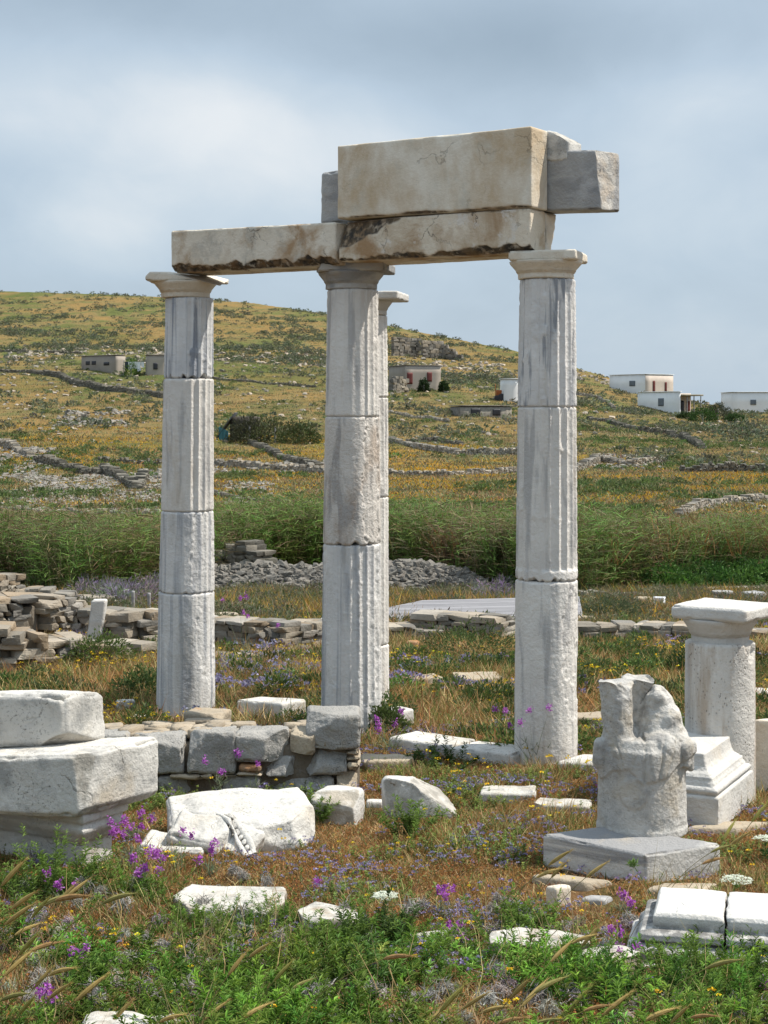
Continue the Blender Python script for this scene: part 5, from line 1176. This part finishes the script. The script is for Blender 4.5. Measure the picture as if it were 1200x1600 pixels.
scatter('grey_twigs', [t_thistle(R_(i+37), 170, .042) for i in range(4)], sample(210, 6.2, 9.2, seed=34), .9, 1.9, M_dry, 'grey dry twigs tangled in the near herbs', 34)
# green herbs
G0, G1 = (.03, .07, .010), (.145, .245, .035)
Th = [t_herb(R_(i+40), 9, .21, 46, .048, .0075, G0, G1, .08, .7) for i in range(3)]+[t_herb(R_(i+46), 6, .13, 34, .042, .0075, (.05, .085, .02), (.20, .30, .06), .07, .8) for i in range(2)]
Th2 = [t_herb(R_(i+50), 7, .11, 22, .026, .009, (.06, .105, .022), (.22, .28, .065)) for i in range(4)]
fg = lambda X, Y: np.clip(sstep(8.9, 7.8, Y)*(.10+1.0*sstep(-.1, .15, pn(X, Y, .45, 11)))*(.55+.45*sstep(.5, -.6, X)), 0, 1)
scatter('green_herbs', Th, sample(250, 6.1, 9.1, fg, seed=4), .45, 1.4, M_leaf, 'bright green narrow leaved herbs massed along the bottom of the view', 4, tint=.28)
scatter('dry_stalks', [t_grass(R_(i+48), 5, .34, STRAW+[(.25, .2, .1)], .05, .0035, (.75, .98), .5) for i in range(4)], sample(230, 6.1, 9.6, seed=48), .6, 1.25, M_dry, 'thin dry stalks standing above the near herbs', 48)
mid = lambda X, Y: sstep(.12, .32, pn(X, Y, .9, 21))*.8+.05
scatter('low_herbs', Th2, sample(750, 8.3, 15, mid, seed=5), .6, 1.25, M_leaf, 'patchy low green herbs among the dry grass', 5)
Th3 = [t_bush(R_(i+60), 300, .22, .17, .05, .02, [(.07, .12, .03), (.11, .16, .04), (.14, .16, .05), (.06, .09, .035)]) for i in range(5)]
scatter('meadow_herbs', Th3, sample(520, 13.8, 27, lambda X, Y: sstep(-.05, .22, pn(X, Y, 1.5, 31))*.9+.04, seed=6), .5, 1.25, M_leaf, 'green and olive herbs in the meadow around the ruins', 6)
ex = []
for (x0, x1, row, n_) in ((255, 460, 1452, 26), (470, 560, 1478, 10), (640, 740, 1492, 14), (770, 930, 1514, 12), (920, 1000, 1545, 10), (1010, 1200, 1560, 14), (0, 250, 1400, 20), (140, 260, 1602, 10), (400, 480, 1430, 8), (560, 640, 1470, 12), (820, 860, 1445, 6)):
    for k in range(n_): q = hit(rng.uniform(x0, x1), row+rng.uniform(-8, 14)); ex.append(tuple(q))
scatter('edge_herbs', Th, np.array(ex), .45, .95, M_leaf, 'green herbs growing over the edges of the sunken slabs', 44)
# lilac sea lavender
LIL = [(.24, .22, .36), (.30, .275, .43), (.19, .165, .27), (.36, .33, .46)]
Tl = [t_heads(R_(i+70), 5, .085, .045, .013, LIL, petals=10) for i in range(6)]
ld = lambda X, Y: np.clip(sstep(-.08, .22, pn(X, Y, .8, 41))*sstep(7.4, 8.6, Y)*(.35+.65*sstep(-1.3, -.2, X)), 0, 1)
scatter('sea_lavender', Tl, sample(900, 7.2, 15.5, ld, seed=7), .8, 1.25, M_petal, 'small lilac flower heads dotted over the dry ground', 7)
scatter('sea_lavender', [t_heads(R_(i+75), 9, .13, .12, .03, LIL, petals=8) for i in range(4)], sample(170, 15, 24, lambda X, Y: sstep(.1, .3, pn(X, Y, 1.8, 45)), seed=8), .8, 1.3, M_petal, 'hazy lilac flower patches in the meadow behind the columns', 8)
YEL = [(.80, .55, .02), (.72, .46, .015), (.85, .62, .05)]
scatter('yellow_daisies', [t_heads(R_(i+80), 2, .17, .06, .013, YEL, petals=12, flat=.35) for i in range(5)], sample(90, 6.4, 12.5, seed=9), .8, 1.25, M_petal, 'single yellow daisies scattered through the near grass', 9)
scatter('yellow_meadow_flowers', [t_heads(R_(i+85), 6, .16, .14, .02, YEL, petals=6, flat=.5) for i in range(4)], sample(330, 13, 27, lambda X, Y: sstep(.0, .25, pn(X, Y, 1.3, 51)), seed=10), .7, 1.2, M_petal, 'tiny yellow and orange flowers in the meadow behind', 10)
# lower ground behind: scrub between ruins and reeds
scatter('grey_scrub', [t_bush(R_(i+90), 260, .35, .26, .07, .02, [(.14, .15, .085), (.19, .185, .12), (.10, .13, .05), (.20, .17, .10)]) for i in range(4)], sample(700, 24, 39, lambda X, Y: .35+.65*sstep(-.1, .2, pn(X, Y, 2, 61)), seed=11, pad=1.5), .5, 1.15, M_leaf, 'grey green scrub on the lower ground before the reeds', 11)
scatter('flowering_scrub', [t_grass(R_(i+95), 70, .35, [(.40, .26, .05), (.34, .20, .04), (.16, .17, .05), (.30, .18, .10)], .25, .015) for i in range(4)], sample(700, 24, 39.5, lambda X, Y: sstep(-.15, .15, pn(X, Y, 2.2, 65)), seed=12, pad=1.5), .5, 1.1, M_dry, 'orange and yellow flowering grass before the reeds', 12)
LAV = [(.28, .22, .29), (.33, .26, .34), (.22, .21, .19), (.19, .22, .13), (.16, .19, .10)]
lp = []
for (x0, x1, row, n_) in ((160, 260, 936, 46), (120, 180, 930, 10), (880, 930, 915, 8), (735, 790, 930, 12)):
    for k in range(n_):
        q = hit(rng.uniform(x0, x1), row+rng.uniform(-6, 16)); lp.append(tuple(q))
scatter('lavender_bushes', [t_bush(R_(i+99), 240, .3, .42, .11, .018, LAV) for i in range(4)], np.array(lp), .7, 1.2, M_petal, 'mauve lavender haze growing in front of the reeds', 13)
# reeds
def t_reed(r, n, h, w=.022, dd=.24):
    ps = []; b = np.stack([r.normal(0, .22, n), r.normal(0, .22, n), np.zeros(n)], 1); d = rdir(r, n, .93, 1)+WIND*.10; d /= np.linalg.norm(d, axis=1)[:, None]; hh = h*r.uniform(.7, 1.1, n)
    dead = r.random(n) < dd
    c = np.where(dead[:, None], np.array([.19, .15, .085]), np.array([.085, .135, .028]))*r.uniform(.7, 1.2, (n, 1))
    ps.append(blades(b, d, hh, w*.6, WIND*.25, c, r=r))
    m = 9
    t = r.uniform(.2, 1, (n, m)); bb = (b[:, None]+d[:, None]*(hh[:, None]*t)[..., None]+WIND*.25*.5*(hh[:, None]*t*t)[..., None]).reshape(-1, 3)
    ld = rdir(r, n*m, .1, .8)+WIND*.8; ld /= np.linalg.norm(ld, axis=1)[:, None]
    pal = np.array([(.105, .18, .032), (.14, .225, .045), (.08, .135, .026), (.17, .24, .06)])
    c2 = pal[r.integers(4, size=n*m)]*r.uniform(.75, 1.25, (n*m, 1)); c2 = np.where(np.repeat(dead, m)[:, None], np.array([.20, .15, .075])*r.uniform(.6, 1.2, (n*m, 1)), c2)
    ps.append(blades(bb, ld, .42*r.uniform(.6, 1.2, n*m), w, WIND*.5-np.array([0, 0, .5]), c2, r=r))
    return join(ps)
Tr_ = [t_reed(R_(i+110), 18, 1.9, .0165) for i in range(7)]
rr_ = R_(5); RP = []
def reed_front(px): return np.interp(px, [-300, 0, 100, 250, 420, 600, 760, 900, 1000, 1100, 1300, 1600], [922, 926, 936, 930, 908, 905, 928, 936, 928, 915, 900, 890])
def reed_top(px): return np.interp(px, [-300, 0, 100, 250, 350, 430, 520, 620, 700, 800, 920, 1000, 1060, 1120, 1300, 1600], [795, 796, 802, 806, 800, 778, 776, 785, 790, 800, 798, 806, 818, 812, 808, 800])
while len(RP) < 2900:
    px = rr_.uniform(-240, 1440); Yf = hit_Y = None
    k = (px-600)/F; q = reed_front(px)
    # front foot on the terrain
    Yb = 52
    if len(RP) == 0: _fc = {px_: hit(px_, float(reed_front(px_))).y for px_ in range(-260, 1461, 20)}; _fx = np.array(sorted(_fc)); _fy = np.array([_fc[x] for x in _fx])
    Yf = np.interp(px, _fx, _fy); Y = Yf+abs(rr_.normal(0, .45))*(Yb-Yf) if rr_.random() < .75 else rr_.uniform(Yf, Yb)
    Y = min(Y, Yb); X = k*Y; RP.append((X, Y, ground1(X, Y)))
RP = np.array(RP)
def reed_h(p):
    px = 600+F*p[:, 0]/p[:, 1]; zt = CZ-(reed_top(px)-HOR)/F*p[:, 1]
    return np.clip((zt-p[:, 2])/1.9, .45, 1.45)*(1+.30*pn(p[:, 0], p[:, 1], 1.6, 71)+.10*pn(p[:, 0], p[:, 1], .4, 73))
brn = pn(RP[:, 0], RP[:, 1], 2.6, 75)+.25*sstep(500, 0, 600+F*RP[:, 0]/RP[:, 1]) > .13
scatter('reed_bed', Tr_, RP[~brn], .85, 1.08, M_leaf, 'tall green reeds bending in the wind across the hollow', 14, tilt=.07, tint=.22, svar=reed_h)
scatter('browned_reeds', [t_reed(R_(i+118), 13, 1.9, .02, .62) for i in range(4)], RP[brn], .8, 1.08, M_leaf, 'patches of browned reeds among the green ones', 18, tilt=.09, tint=.2, svar=reed_h)
pl_ = RP[(rr_.random(len(RP)) < .5)]; pxp = 600+F*pl_[:, 0]/pl_[:, 1]; pl_ = pl_[((pxp > 600) & (pxp < 780) & (rr_.random(len(pl_)) < .25)) | ((pxp > 930) & (rr_.random(len(pl_)) < .4))]
scatter('rusty_reed_plumes', [t_grass(R_(i+120), 18, 1.15, [(.27, .13, .05), (.22, .11, .045), (.32, .18, .08)], .25, .028, (.85, 1), .9) for i in range(4)], pl_+np.array([0, 0, .75]), .7, 1.05, M_dry, 'rusty dry plumes leaning out of the reeds', 15, tilt=.08, svar=lambda p: np.ones(len(p)))
bt = []
for k in range(330):
    px = rr_.uniform(930, 1340); row = rr_.uniform(905, 925)-sstep(1000, 1200, px)*12; q = hit(px, row); bt.append((q.x, q.y-rr_.uniform(0, 1.2), q.z))
scatter('bramble_thicket', [t_bush(R_(i+130), 420, .55, .62, .11, .06, [(.05, .12, .022), (.07, .16, .03), (.035, .085, .018), (.09, .18, .035)]) for i in range(5)], np.array(bt), .6, 1.1, M_leaf, 'dark green leafy bramble thicket at the foot of the reeds', 16)
# hill vegetation
def hillpts(n, x0, x1, t0, t1, seed, dens=None):
    r = R_(seed); px = r.uniform(x0, x1, n); yc = np.interp(px, _cpx, _cY); Y = np.exp(r.uniform(math.log(60)*(1-t0)+np.log(yc)*t0, math.log(60)*(1-t1)+np.log(yc)*t1)); X = (px-600)/F*Y
    if dens is not None: k = r.random(n) < dens(X, Y, px); X, Y = X[k], Y[k]
    return np.stack([X, Y, ground(X, Y)], 1)
SCR = [(.115, .135, .08), (.14, .155, .10), (.095, .12, .06), (.165, .165, .105)]
Ts = [t_bush(R_(i+140), 30, .55, .40, .34, .18, SCR) for i in range(6)]
hp1 = hillpts(36000, -150, 1350, .45, 1.0, 21, lambda X, Y, px: np.clip((.10+sstep(-.08, .2, pn(X, Y, 28, 81))*.8)*(.10+.90*sstep(.68, .82, np.log(Y/60)/np.log(np.interp(px, _cpx, _cY)/60))), 0, 1)*(.3+.7*sstep(950, 350, px)))
scatter('hill_scrub', Ts, hp1, .4, 1.7, M_leaf, 'dark grey green bushes dotted over the hillside', 21)
hp2 = hillpts(9000, -150, 1350, .12, .8, 22, lambda X, Y, px: sstep(-.02, .25, pn(X, Y, 12, 85)))
scatter('field_shrubs', [t_bush(R_(i+150), 50, .35, .25, .16, .09, [(.10, .15, .04), (.085, .12, .045), (.14, .17, .06)]) for i in range(5)], hp2, .6, 1.5, M_leaf, 'small green shrubs in the ochre fields', 22)
hp3 = hillpts(52000, -150, 1350, .05, .98, 23)
scatter('hill_grass', [t_grass(R_(i+160), 12, .22, [(.26, .18, .085), (.21, .17, .085), (.14, .15, .065), (.30, .225, .12), (.115, .135, .06)], .5, .06, (.3, .9)) for i in range(5)], hp3, .6, 1.4, M_dry, 'ochre dry grass over the hillside', 23, tint=.25)
hp4 = hillpts(15000, -150, 1350, .12, .48, 24, lambda X, Y, px: sstep(-.05, .2, pn(X, Y, 9, 91)))
scatter('yellow_field_flowers', [t_grass(R_(i+170), 14, .22, [(.50, .27, .015), (.42, .20, .015), (.52, .33, .02)], .6, .05, (.3, .9)) for i in range(4)], hp4, .7, 1.3, M_petal, 'golden yellow flowers in drifts over the valley fields', 24)

# ---- plants that stand out as single things
def plantobj(name, loc, label, cat, group, parts, rz=0):
    e = empty(name, loc, label, cat, group, rz); obs = [e]
    for nm, (v, t, c), mt in parts: obs.append(mesh_np(nm, v, None, t, mt, e, c, False))
    return e
def copytree(e, loc, rz, s, label=None):
    c = e.copy(); COL.objects.link(c); c.location = loc; c.rotation_euler = (0, 0, rz); c.scale = (s, s, s)
    if label: c['label'] = label
    for ch in list(e.children): d = ch.copy(); COL.objects.link(d); d.parent = c
    return c
# barley ears
def ear_parts(r, h, bend, earl, col):
    n = 14; t = np.linspace(0, 1, n); X = bend*1.15*t**1.8*h; Z = h*t*(1-.18*bend*t**2); P = np.stack([X, .05*bend*t*h, Z], 1)
    def tube(P, rad, k=5):
        d = np.gradient(P, axis=0); d /= np.linalg.norm(d, axis=1)[:, None]; s = np.cross(d, [0, 1.0, 0.01]); s /= np.linalg.norm(s, axis=1)[:, None]; u = np.cross(s, d); a = np.linspace(0, 2*pi, k, endpoint=False)
        V = (P[:, None]+rad[:, None, None]*(np.cos(a)[None, :, None]*s[:, None]+np.sin(a)[None, :, None]*u[:, None])).reshape(-1, 3); m = len(P); i = np.arange(m*k).reshape(m, k); j = np.roll(i, -1, 1)
        T = np.concatenate([np.stack([i[:-1], j[:-1], j[1:]], -1).reshape(-1, 3), np.stack([i[:-1], j[1:], i[1:]], -1).reshape(-1, 3)]); return V, T
    sv, st_ = tube(P, np.full(n, .0016)); sc = np.tile(np.array([.20, .17, .06]), (len(sv), 1))
    d0 = P[-1]-P[-2]; d0 /= np.linalg.norm(d0); m = 12; tt = np.linspace(0, 1, m); E = P[-1][None]+d0[None]*(tt*earl)[:, None]+np.array([.25*bend, 0, -.30*bend*(bend > .5)])[None]*(tt**2*earl)[:, None]
    rad = .0082*np.sin(np.clip(tt*1.05+.06, 0, 1.0)*pi)**.6+.0008
    ev, et = tube(E, rad, 7); ec = np.tile(np.array(col), (len(ev), 1))*r.uniform(.8, 1.2, (len(ev), 1))
    k = 150; q = r.uniform(0, 1, k); b = E[(q*(m-1)).astype(int)]; dd = np.repeat((d0+np.array([.3*bend, 0, -.3*bend]))[None], k, 0)+r.normal(0, .26, (k, 3)); dd /= np.linalg.norm(dd, axis=1)[:, None]
    aw = blades(b, dd, .032*r.uniform(.5, 1.2, k), .0013, np.zeros(3), np.clip(np.array(col)*1.2, 0, 1), r=r)
    return [('stalk', (sv, st_, sc), M_dry), ('ear', join([(ev, et, ec), aw]), M_dry)]
EARC = [(.40, .29, .10), (.45, .33, .12), (.30, .27, .09), (.36, .22, .09), (.33, .30, .08)]
EARP = []
for i in range(7):
    r = R_(700+i); EARP.append(plantobj('grass_ear', (0, -30, -5), 'bristly straw yellow grass ear nodding on a thin stalk', 'grass ear', 'wild barley ears', ear_parts(r, .42+.03*i, .34+.12*(i % 4), (.115+.008*(i % 3)), EARC[i % 5])))
EPX = [(15, 1385), (28, 1420), (75, 1412), (95, 1400), (60, 1440), (18, 1450), (35, 1462), (100, 1415), (115, 1402), (170, 1408), (60, 1480), (40, 1500), (20, 1530), (85, 1525), (65, 1545), (85, 1560), (10, 1560), (8, 1590), (40, 1592), (130, 1570), (395, 1592),
       (370, 1525), (400, 1495), (465, 1545), (610, 1492), (440, 1540), (865, 1355), (848, 1372), (870, 1372), (925, 1370), (1120, 1330), (1108, 1345), (1140, 1318), (1148, 1325), (905, 1475), (920, 1480), (875, 1502), (1115, 1510), (925, 1575), (700, 1590), (735, 1580), (760, 1585), (810, 1560), (830, 1572), (850, 1548), (790, 1595), (900, 1590), (955, 1592), (1020, 1598), (1060, 1600), (680, 1600), (840, 1600), (1090, 1585), (1185, 1290), (330, 1600), (260, 1598), (185, 1600)]
r = R_(71)
for i, (px, row) in enumerate(EPX):
    Y = r.uniform(6.2, 7.0) if row > 1480 or px < 180 else r.uniform(7.3, 8.0)
    if row < 1395 and px > 800: Y = r.uniform(8.7, 9.3)
    zt = CZ-(row-HOR)/F*Y; x = xpx(px, Y); h0 = .45
    pr = EARP[i % 7]; s = r.uniform(.85, 1.15)
    g = ground1(x-.15*s, Y); top = max(z_ for z_ in [0.3]);
    need = zt-g; hh = (.42+.03*(i % 7))*.85
    s = float(r.uniform(.85, 1.2))
    bend = .34+.12*((i % 7) % 4)
    cpt = pr if i < 7 else copytree(pr, (0, 0, 0), 0, 1)
    a = r.uniform(-.5, .5); dx = bend*1.15*(.42+.03*(i % 7))*s
    cpt.location = (x-dx*cos(a)-.03, Y-dx*sin(a), zt-.05*s-hh*s*.96); cpt.rotation_euler = (0, 0, a)
    es = max(s, .8) if s < .8 else s; cpt.scale = (s, s, s)
# ear clumps around the column feet (thin awned grass)
# mauve stocks
STK = [(.42, .10, .46), (.50, .16, .55), (.34, .07, .36), (.55, .24, .58)]
def stock_parts(r, n, h, spread):
    ps_l, ps_s, ps_f = [], [], []
    m = n*16; b = np.stack([r.normal(0, spread*.6, m), r.normal(0, spread*.6, m), r.uniform(0, h*.35, m)], 1); d = rdir(r, m, .2, .95)
    ps_l.append(blades(b, d, .085*r.uniform(.6, 1.2, m), .0065, r.normal(0, .3, (m, 3)), np.array([(.17, .20, .12), (.12, .16, .08), (.21, .23, .15)])[r.integers(3, size=m)], r=r))
    sb = np.stack([r.normal(0, spread*.5, n), r.normal(0, spread*.5, n), np.zeros(n)], 1); sd = rdir(r, n, .8, 1); hh = h*r.uniform(.6, 1.1, n)
    ps_s.append(blades(sb, sd, hh, .004, WIND*.1, np.array([.13, .15, .08]), r=r))
    tip = sb+sd*hh[:, None]*.95+WIND*.05*hh[:, None]
    for k in range(n):
        q = r.integers(30, 56); c = tip[k]+r.normal(0, 1, (q, 3))*np.array([.0105, .0105, .014]); pd = rdir(r, q, -.3, 1); col = np.array(STK)[r.integers(4, size=q)]*r.uniform(.75, 1.25, (q, 1))
        ps_f.append(leafs(c, pd, rdir(r, q, 0, 1), .017*r.uniform(.8, 1.2, q), .014, col))
    return [('foliage', join(ps_l), M_leaf), ('stem', join(ps_s), M_leaf), ('blossom', join(ps_f), M_petal)]
SP = [(205, 1360, .34, 9, 'dense mauve stock in front of the moulded base of the block stack'), (222, 1400, .26, 8, 'mauve stock with silvery leaves beside the cracked white slab'), (205, 1318, .22, 6, 'pale mauve stock in the shade between block stack and beaded fragment'),
      (280, 1365, .3, 2, 'single mauve stock before the beaded fragment'), (328, 1372, .2, 3, 'small mauve stock below the beaded fragment'), (95, 1420, .22, 3, 'mauve stock under the feathery bushes by the block stack'), (125, 1530, .2, 4, 'twin headed mauve stock among the ears'),
      (52, 1600, .16, 3, 'purple stock low at the bottom corner'), (345, 1250, .34, 3, 'mauve stock against the grey stone wall'), (398, 1250, .26, 2, 'small mauve stock under the orange lichen stone'),
      (835, 1195, .36, 12, 'big mauve stock at the foot of the pale fluted column'), (505, 1400, .12, 2, 'mauve stock growing through the white slab end'), (692, 1440, .2, 4, 'mauve stock by the small patch of white slab'), (705, 1490, .14, 3, 'mauve stock at the lower edge of the small white patch'),
      (955, 1500, .16, 3, 'purple stock beside the white slab piece'), (992, 1520, .14, 2, 'round purple stock touching the moulded cornice block'), (975, 1430, .12, 3, 'pale mauve stock before the carved drum plinth'), (1195, 1560, .12, 2, 'pale stock past the moulded cornice block'),
      (610, 1178, .24, 5, 'mauve stock by the kerb slab near the middle column'), (275, 1112, .3, 5, 'mauve stock at the foot of the blue streaked column'), (385, 1045, .4, 6, 'mauve stock on the meadow between the first two columns'), (940, 1255, .14, 3, 'pink stock beside the carved drum')]
for i, (px, row, h, n, lab) in enumerate(SP):
    p = hit(px, row); r = R_(800+i); sc = 1.0
    plantobj('stock_plant', p, lab, 'flower', 'mauve stocks', stock_parts(r, n, h*(p.y/8.5 if p.y > 12 else 1), .07 if n > 4 else .03))
# feathery bright bushes
BUS = [(45, 1420, .25, .40, 'feathery bright green bush against the moulded base'), (85, 1392, .22, .36, 'round feathery bush before the block stack'), (128, 1402, .2, .33, 'feathery green bush with yellowed tips by the block stack'), (20, 1490, .24, .34, 'large fresh green bush among the ears'),
       (535, 1490, .16, .27, 'upright bushy green plant beside the white slab end'), (592, 1480, .16, .26, 'dark green leafy plant under a white umbel'), (800, 1465, .18, .24, 'green bush between the small cube and the white slabs'), (640, 1310, .10, .26, 'tall slim green plant in the flower carpet'),
       (490, 1285, .10, .24, 'tufty green plant between beaded fragment and angular rock'), (1150, 1550, .14, .18, 'green plant in front of the cornice block'), (1085, 1545, .13, .2, 'leafy green plant covering the shaded foot of the cornice block'), (690, 1195, .26, .2, 'dark spreading plant before the kerb slab')]
for i, (px, row, R0, H, lab) in enumerate(BUS):
    p = hit(px, row); r = R_(850+i); n = 17
    k = t_herb(r, n, H, 60, .055, .0085, (.04, .08, .014) if i % 3 else (.03, .06, .012), (.16, .25, .045) if i not in (5, 11) else (.07, .12, .03), R0*.38, .9)
    plantobj('feathery_bush', p, lab, 'plant', None, [('foliage', k, M_leaf)])
SH = [(735, 1036, .75, .5, [(.055, .085, .025), (.08, .11, .03), (.10, .13, .045)], 'dark green rounded shrub between the middle and pale columns'), (155, 1045, .42, .42, [(.06, .10, .025), (.09, .14, .03), (.12, .15, .04)], 'green shrub at the foot of the low collapsing wall'),
      (770, 1108, .42, .24, [(.05, .08, .025), (.08, .12, .03)], 'low dark shrub behind the pale fluted column'), (225, 1092, .34, .3, [(.06, .10, .03), (.10, .14, .04)], 'bushy green plant behind the blue streaked column'), (1085, 1060, .3, .34, [(.04, .075, .02), (.06, .10, .03)], 'dark green shrub between carved drum and short column'),
      (600, 1150, .22, .28, [(.07, .10, .03), (.10, .14, .04)], 'weedy green plant hiding the foot of the middle column'), (955, 968, .5, .4, [(.10, .12, .06), (.08, .11, .05)], 'grey green shrub beyond the pale field stone wall')]
for i, (px, row, R0, H, cl_, lab) in enumerate(SH):
    p = hit(px, row); plantobj('shrub', p, lab, 'shrub', None, [('foliage', t_bush(R_(870+i), 1500, R0, H, .055, .018, cl_), M_leaf)])
# bushes and trees by the farmhouses
for i, (px, row, R0, H, cl_, lab) in enumerate(((662, 612, .85, 1.9, [(.022, .04, .014), (.03, .055, .018)], 'dark round bush at the corner of the beige farmhouse'), (693, 613, .75, 1.7, [(.03, .055, .018), (.04, .07, .022)], 'round green bush just past the beige farmhouse'),
        (1122, 657, 1.9, 2.6, [(.05, .06, .035), (.075, .08, .05)], 'greyish tree beside the pergola porch'), (1098, 660, 2.1, 2.1, [(.03, .07, .015), (.05, .10, .022)], 'green fig bush by the pergola porch'), (1150, 660, 1.6, 1.1, [(.035, .07, .02), (.05, .09, .025)], 'low green bush past the greyish tree'), (1072, 655, 1.4, .9, [(.035, .06, .02), (.05, .08, .025)], 'low hedge like bush under the long white farmhouse'),
        (205, 588, 1.4, 2.9, [(.07, .14, .02), (.10, .18, .03)], 'bright green vine over the washing line'), (430, 692, 3.4, 2.3, [(.07, .075, .03), (.10, .095, .04), (.06, .085, .028)], 'wide brownish bush beside the lean to shed'), (468, 692, 2.0, 1.9, [(.08, .085, .03), (.06, .09, .028)], 'smaller green brown bush next to the wide bush'), (390, 692, 2.2, 2.4, [(.04, .045, .022), (.06, .06, .03)], 'dark bush growing over the lean to shed'))):
    p = hit(px, row); e = plantobj('bush', p, lab, 'bush', None, [('foliage', t_bush(R_(890+i), 1300, R0, H, .30, .13, cl_), M_leaf)])
    P, Q, m = stone((.16, .16, H*.7), res=.2, r=.06, amp=.02, seed=i); P[:, 2] += H*.3; mesh_np('trunk', P, Q, None, M_wood, e)
# wild carrot umbels
def umbel(r, R0, h, bend):
    n = 10; t = np.linspace(0, 1, n); P = np.stack([bend*t**2, t*0, h*t], 1); sb = P[:-1]; sd = P[1:]-P[:-1]; ln = np.linalg.norm(sd, axis=1)
    st_ = blades(np.concatenate([sb, sb]), np.concatenate([sd/ln[:, None]]*2), np.tile(ln*1.06, 2), .006, np.zeros(3), np.array([.10, .17, .04]), r=r)
    top = P[-1]; fl, rays = [], []
    for k in range(46):
        a, q = r.uniform(0, 2*pi), R0*math.sqrt(r.random()); c = top+np.array([q*cos(a), q*sin(a), .02-.25*q*q/R0+.012]); m = 16
        o_ = np.stack([r.normal(0, .008, m), r.normal(0, .008, m), r.normal(0, .002, m)], 1)
        fl.append(leafs(c+o_, rdir(r, m, -.1, .5), np.tile([0, 0, 1.0], (m, 1)), .010, .009, np.array([.74, .77, .66])*r.uniform(.85, 1.1, (m, 1))))
        d = c-top+np.array([0, 0, .03]); l_ = np.linalg.norm(d); rays.append(blades((top-np.array([0, 0, .03]))[None], (d/l_)[None], l_, .002, np.zeros(3), np.array([.14, .22, .06]), r=r))
    m = 60; b = P[r.integers(1, 6, m)]; lv = leafs(b, rdir(r, m, -.1, .6), rdir(r, m, .3, 1), .05, .006, np.array([.08, .15, .035]))
    return [('stem', join([st_]+rays), M_leaf), ('blossom', join(fl), M_petal), ('foliage', lv, M_leaf)]
for i, (px, row, R0, h, be, lab) in enumerate(((1138, 1440, .085, .22, .05, 'broad white wild carrot umbel beside the carved drum plinth'), (592, 1450, .065, .16, .04, 'flat white umbel over the dark green leafy plant'), (1196, 1350, .07, .14, .0, 'white umbel at the edge of the view by the pedestal'))):
    p = hit(px, row); plantobj('wild_carrot', p, lab, 'flower', None, umbel(R_(920+i), R0, h, be))
p = hit(1060, 1475); r = R_(930)
n = 12; t = np.linspace(0, 1, n); P = np.stack([-.24*t**1.1, 0*t, .42*t], 1); sd = P[1:]-P[:-1]; ln = np.linalg.norm(sd, axis=1)
sv = blades(np.concatenate([P[:-1]]*2), np.concatenate([sd/ln[:, None]]*2), np.tile(ln*1.06, 2), .0055, np.zeros(3), np.array([.11, .19, .045]), r=r)
bud = leafs(np.repeat(P[-1][None], 70, 0)+r.normal(0, .008, (70, 3)), rdir(r, 70, .0, 1), rdir(r, 70, .2, 1), .035, .006, np.array([.16, .25, .07]))
plantobj('carrot_bud', p, 'lone curved green stalk with an unopened umbel before the plinth corner', 'flower', None, [('stem', sv, M_leaf), ('bud', bud, M_leaf)])
# grey thistles
THP = [t_thistle(R_(940+i)) for i in range(4)]; thing_t = []
TP = [(130, 1395), (60, 1350), (120, 1420), (35, 1395), (160, 1410), (190, 1430), (330, 1455), (312, 1425), (345, 1400), (365, 1370), (380, 1375), (420, 1385), (330, 1520), (140, 1560), (155, 1575), (230, 1560), (245, 1575), (490, 1575), (500, 1560), (430, 1480), (410, 1500), (640, 1430), (660, 1425), (780, 1415), (800, 1420), (770, 1430), (545, 1430), (300, 1560), (720, 1470), (60, 1440), (380, 1440), (820, 1445), (95, 1480), (415, 1560), (255, 1490), (690, 1560), (620, 1240), (1010, 1450)]
rt = R_(9); pro = []
for i, (px, row) in enumerate(TP):
    p = hit(px, row+8)
    if i < 4:
        v, t, c = THP[i]; e = mesh_np('dry_thistle', v, None, t, M_dry, None, c, False); tag(e, 'grey dried thistle ball with curling spines', 'thistle', 'grey dried thistles', 'thing'); pro.append(e)
    else: e = pro[i % 4].copy(); COL.objects.link(e)
    e.location = p; e.rotation_euler = (rt.normal(0, .3), rt.normal(0, .3), rt.uniform(0, 6)); s = rt.uniform(1.2, 2.1); e.location.z += .03; e.scale = (s, s, s)
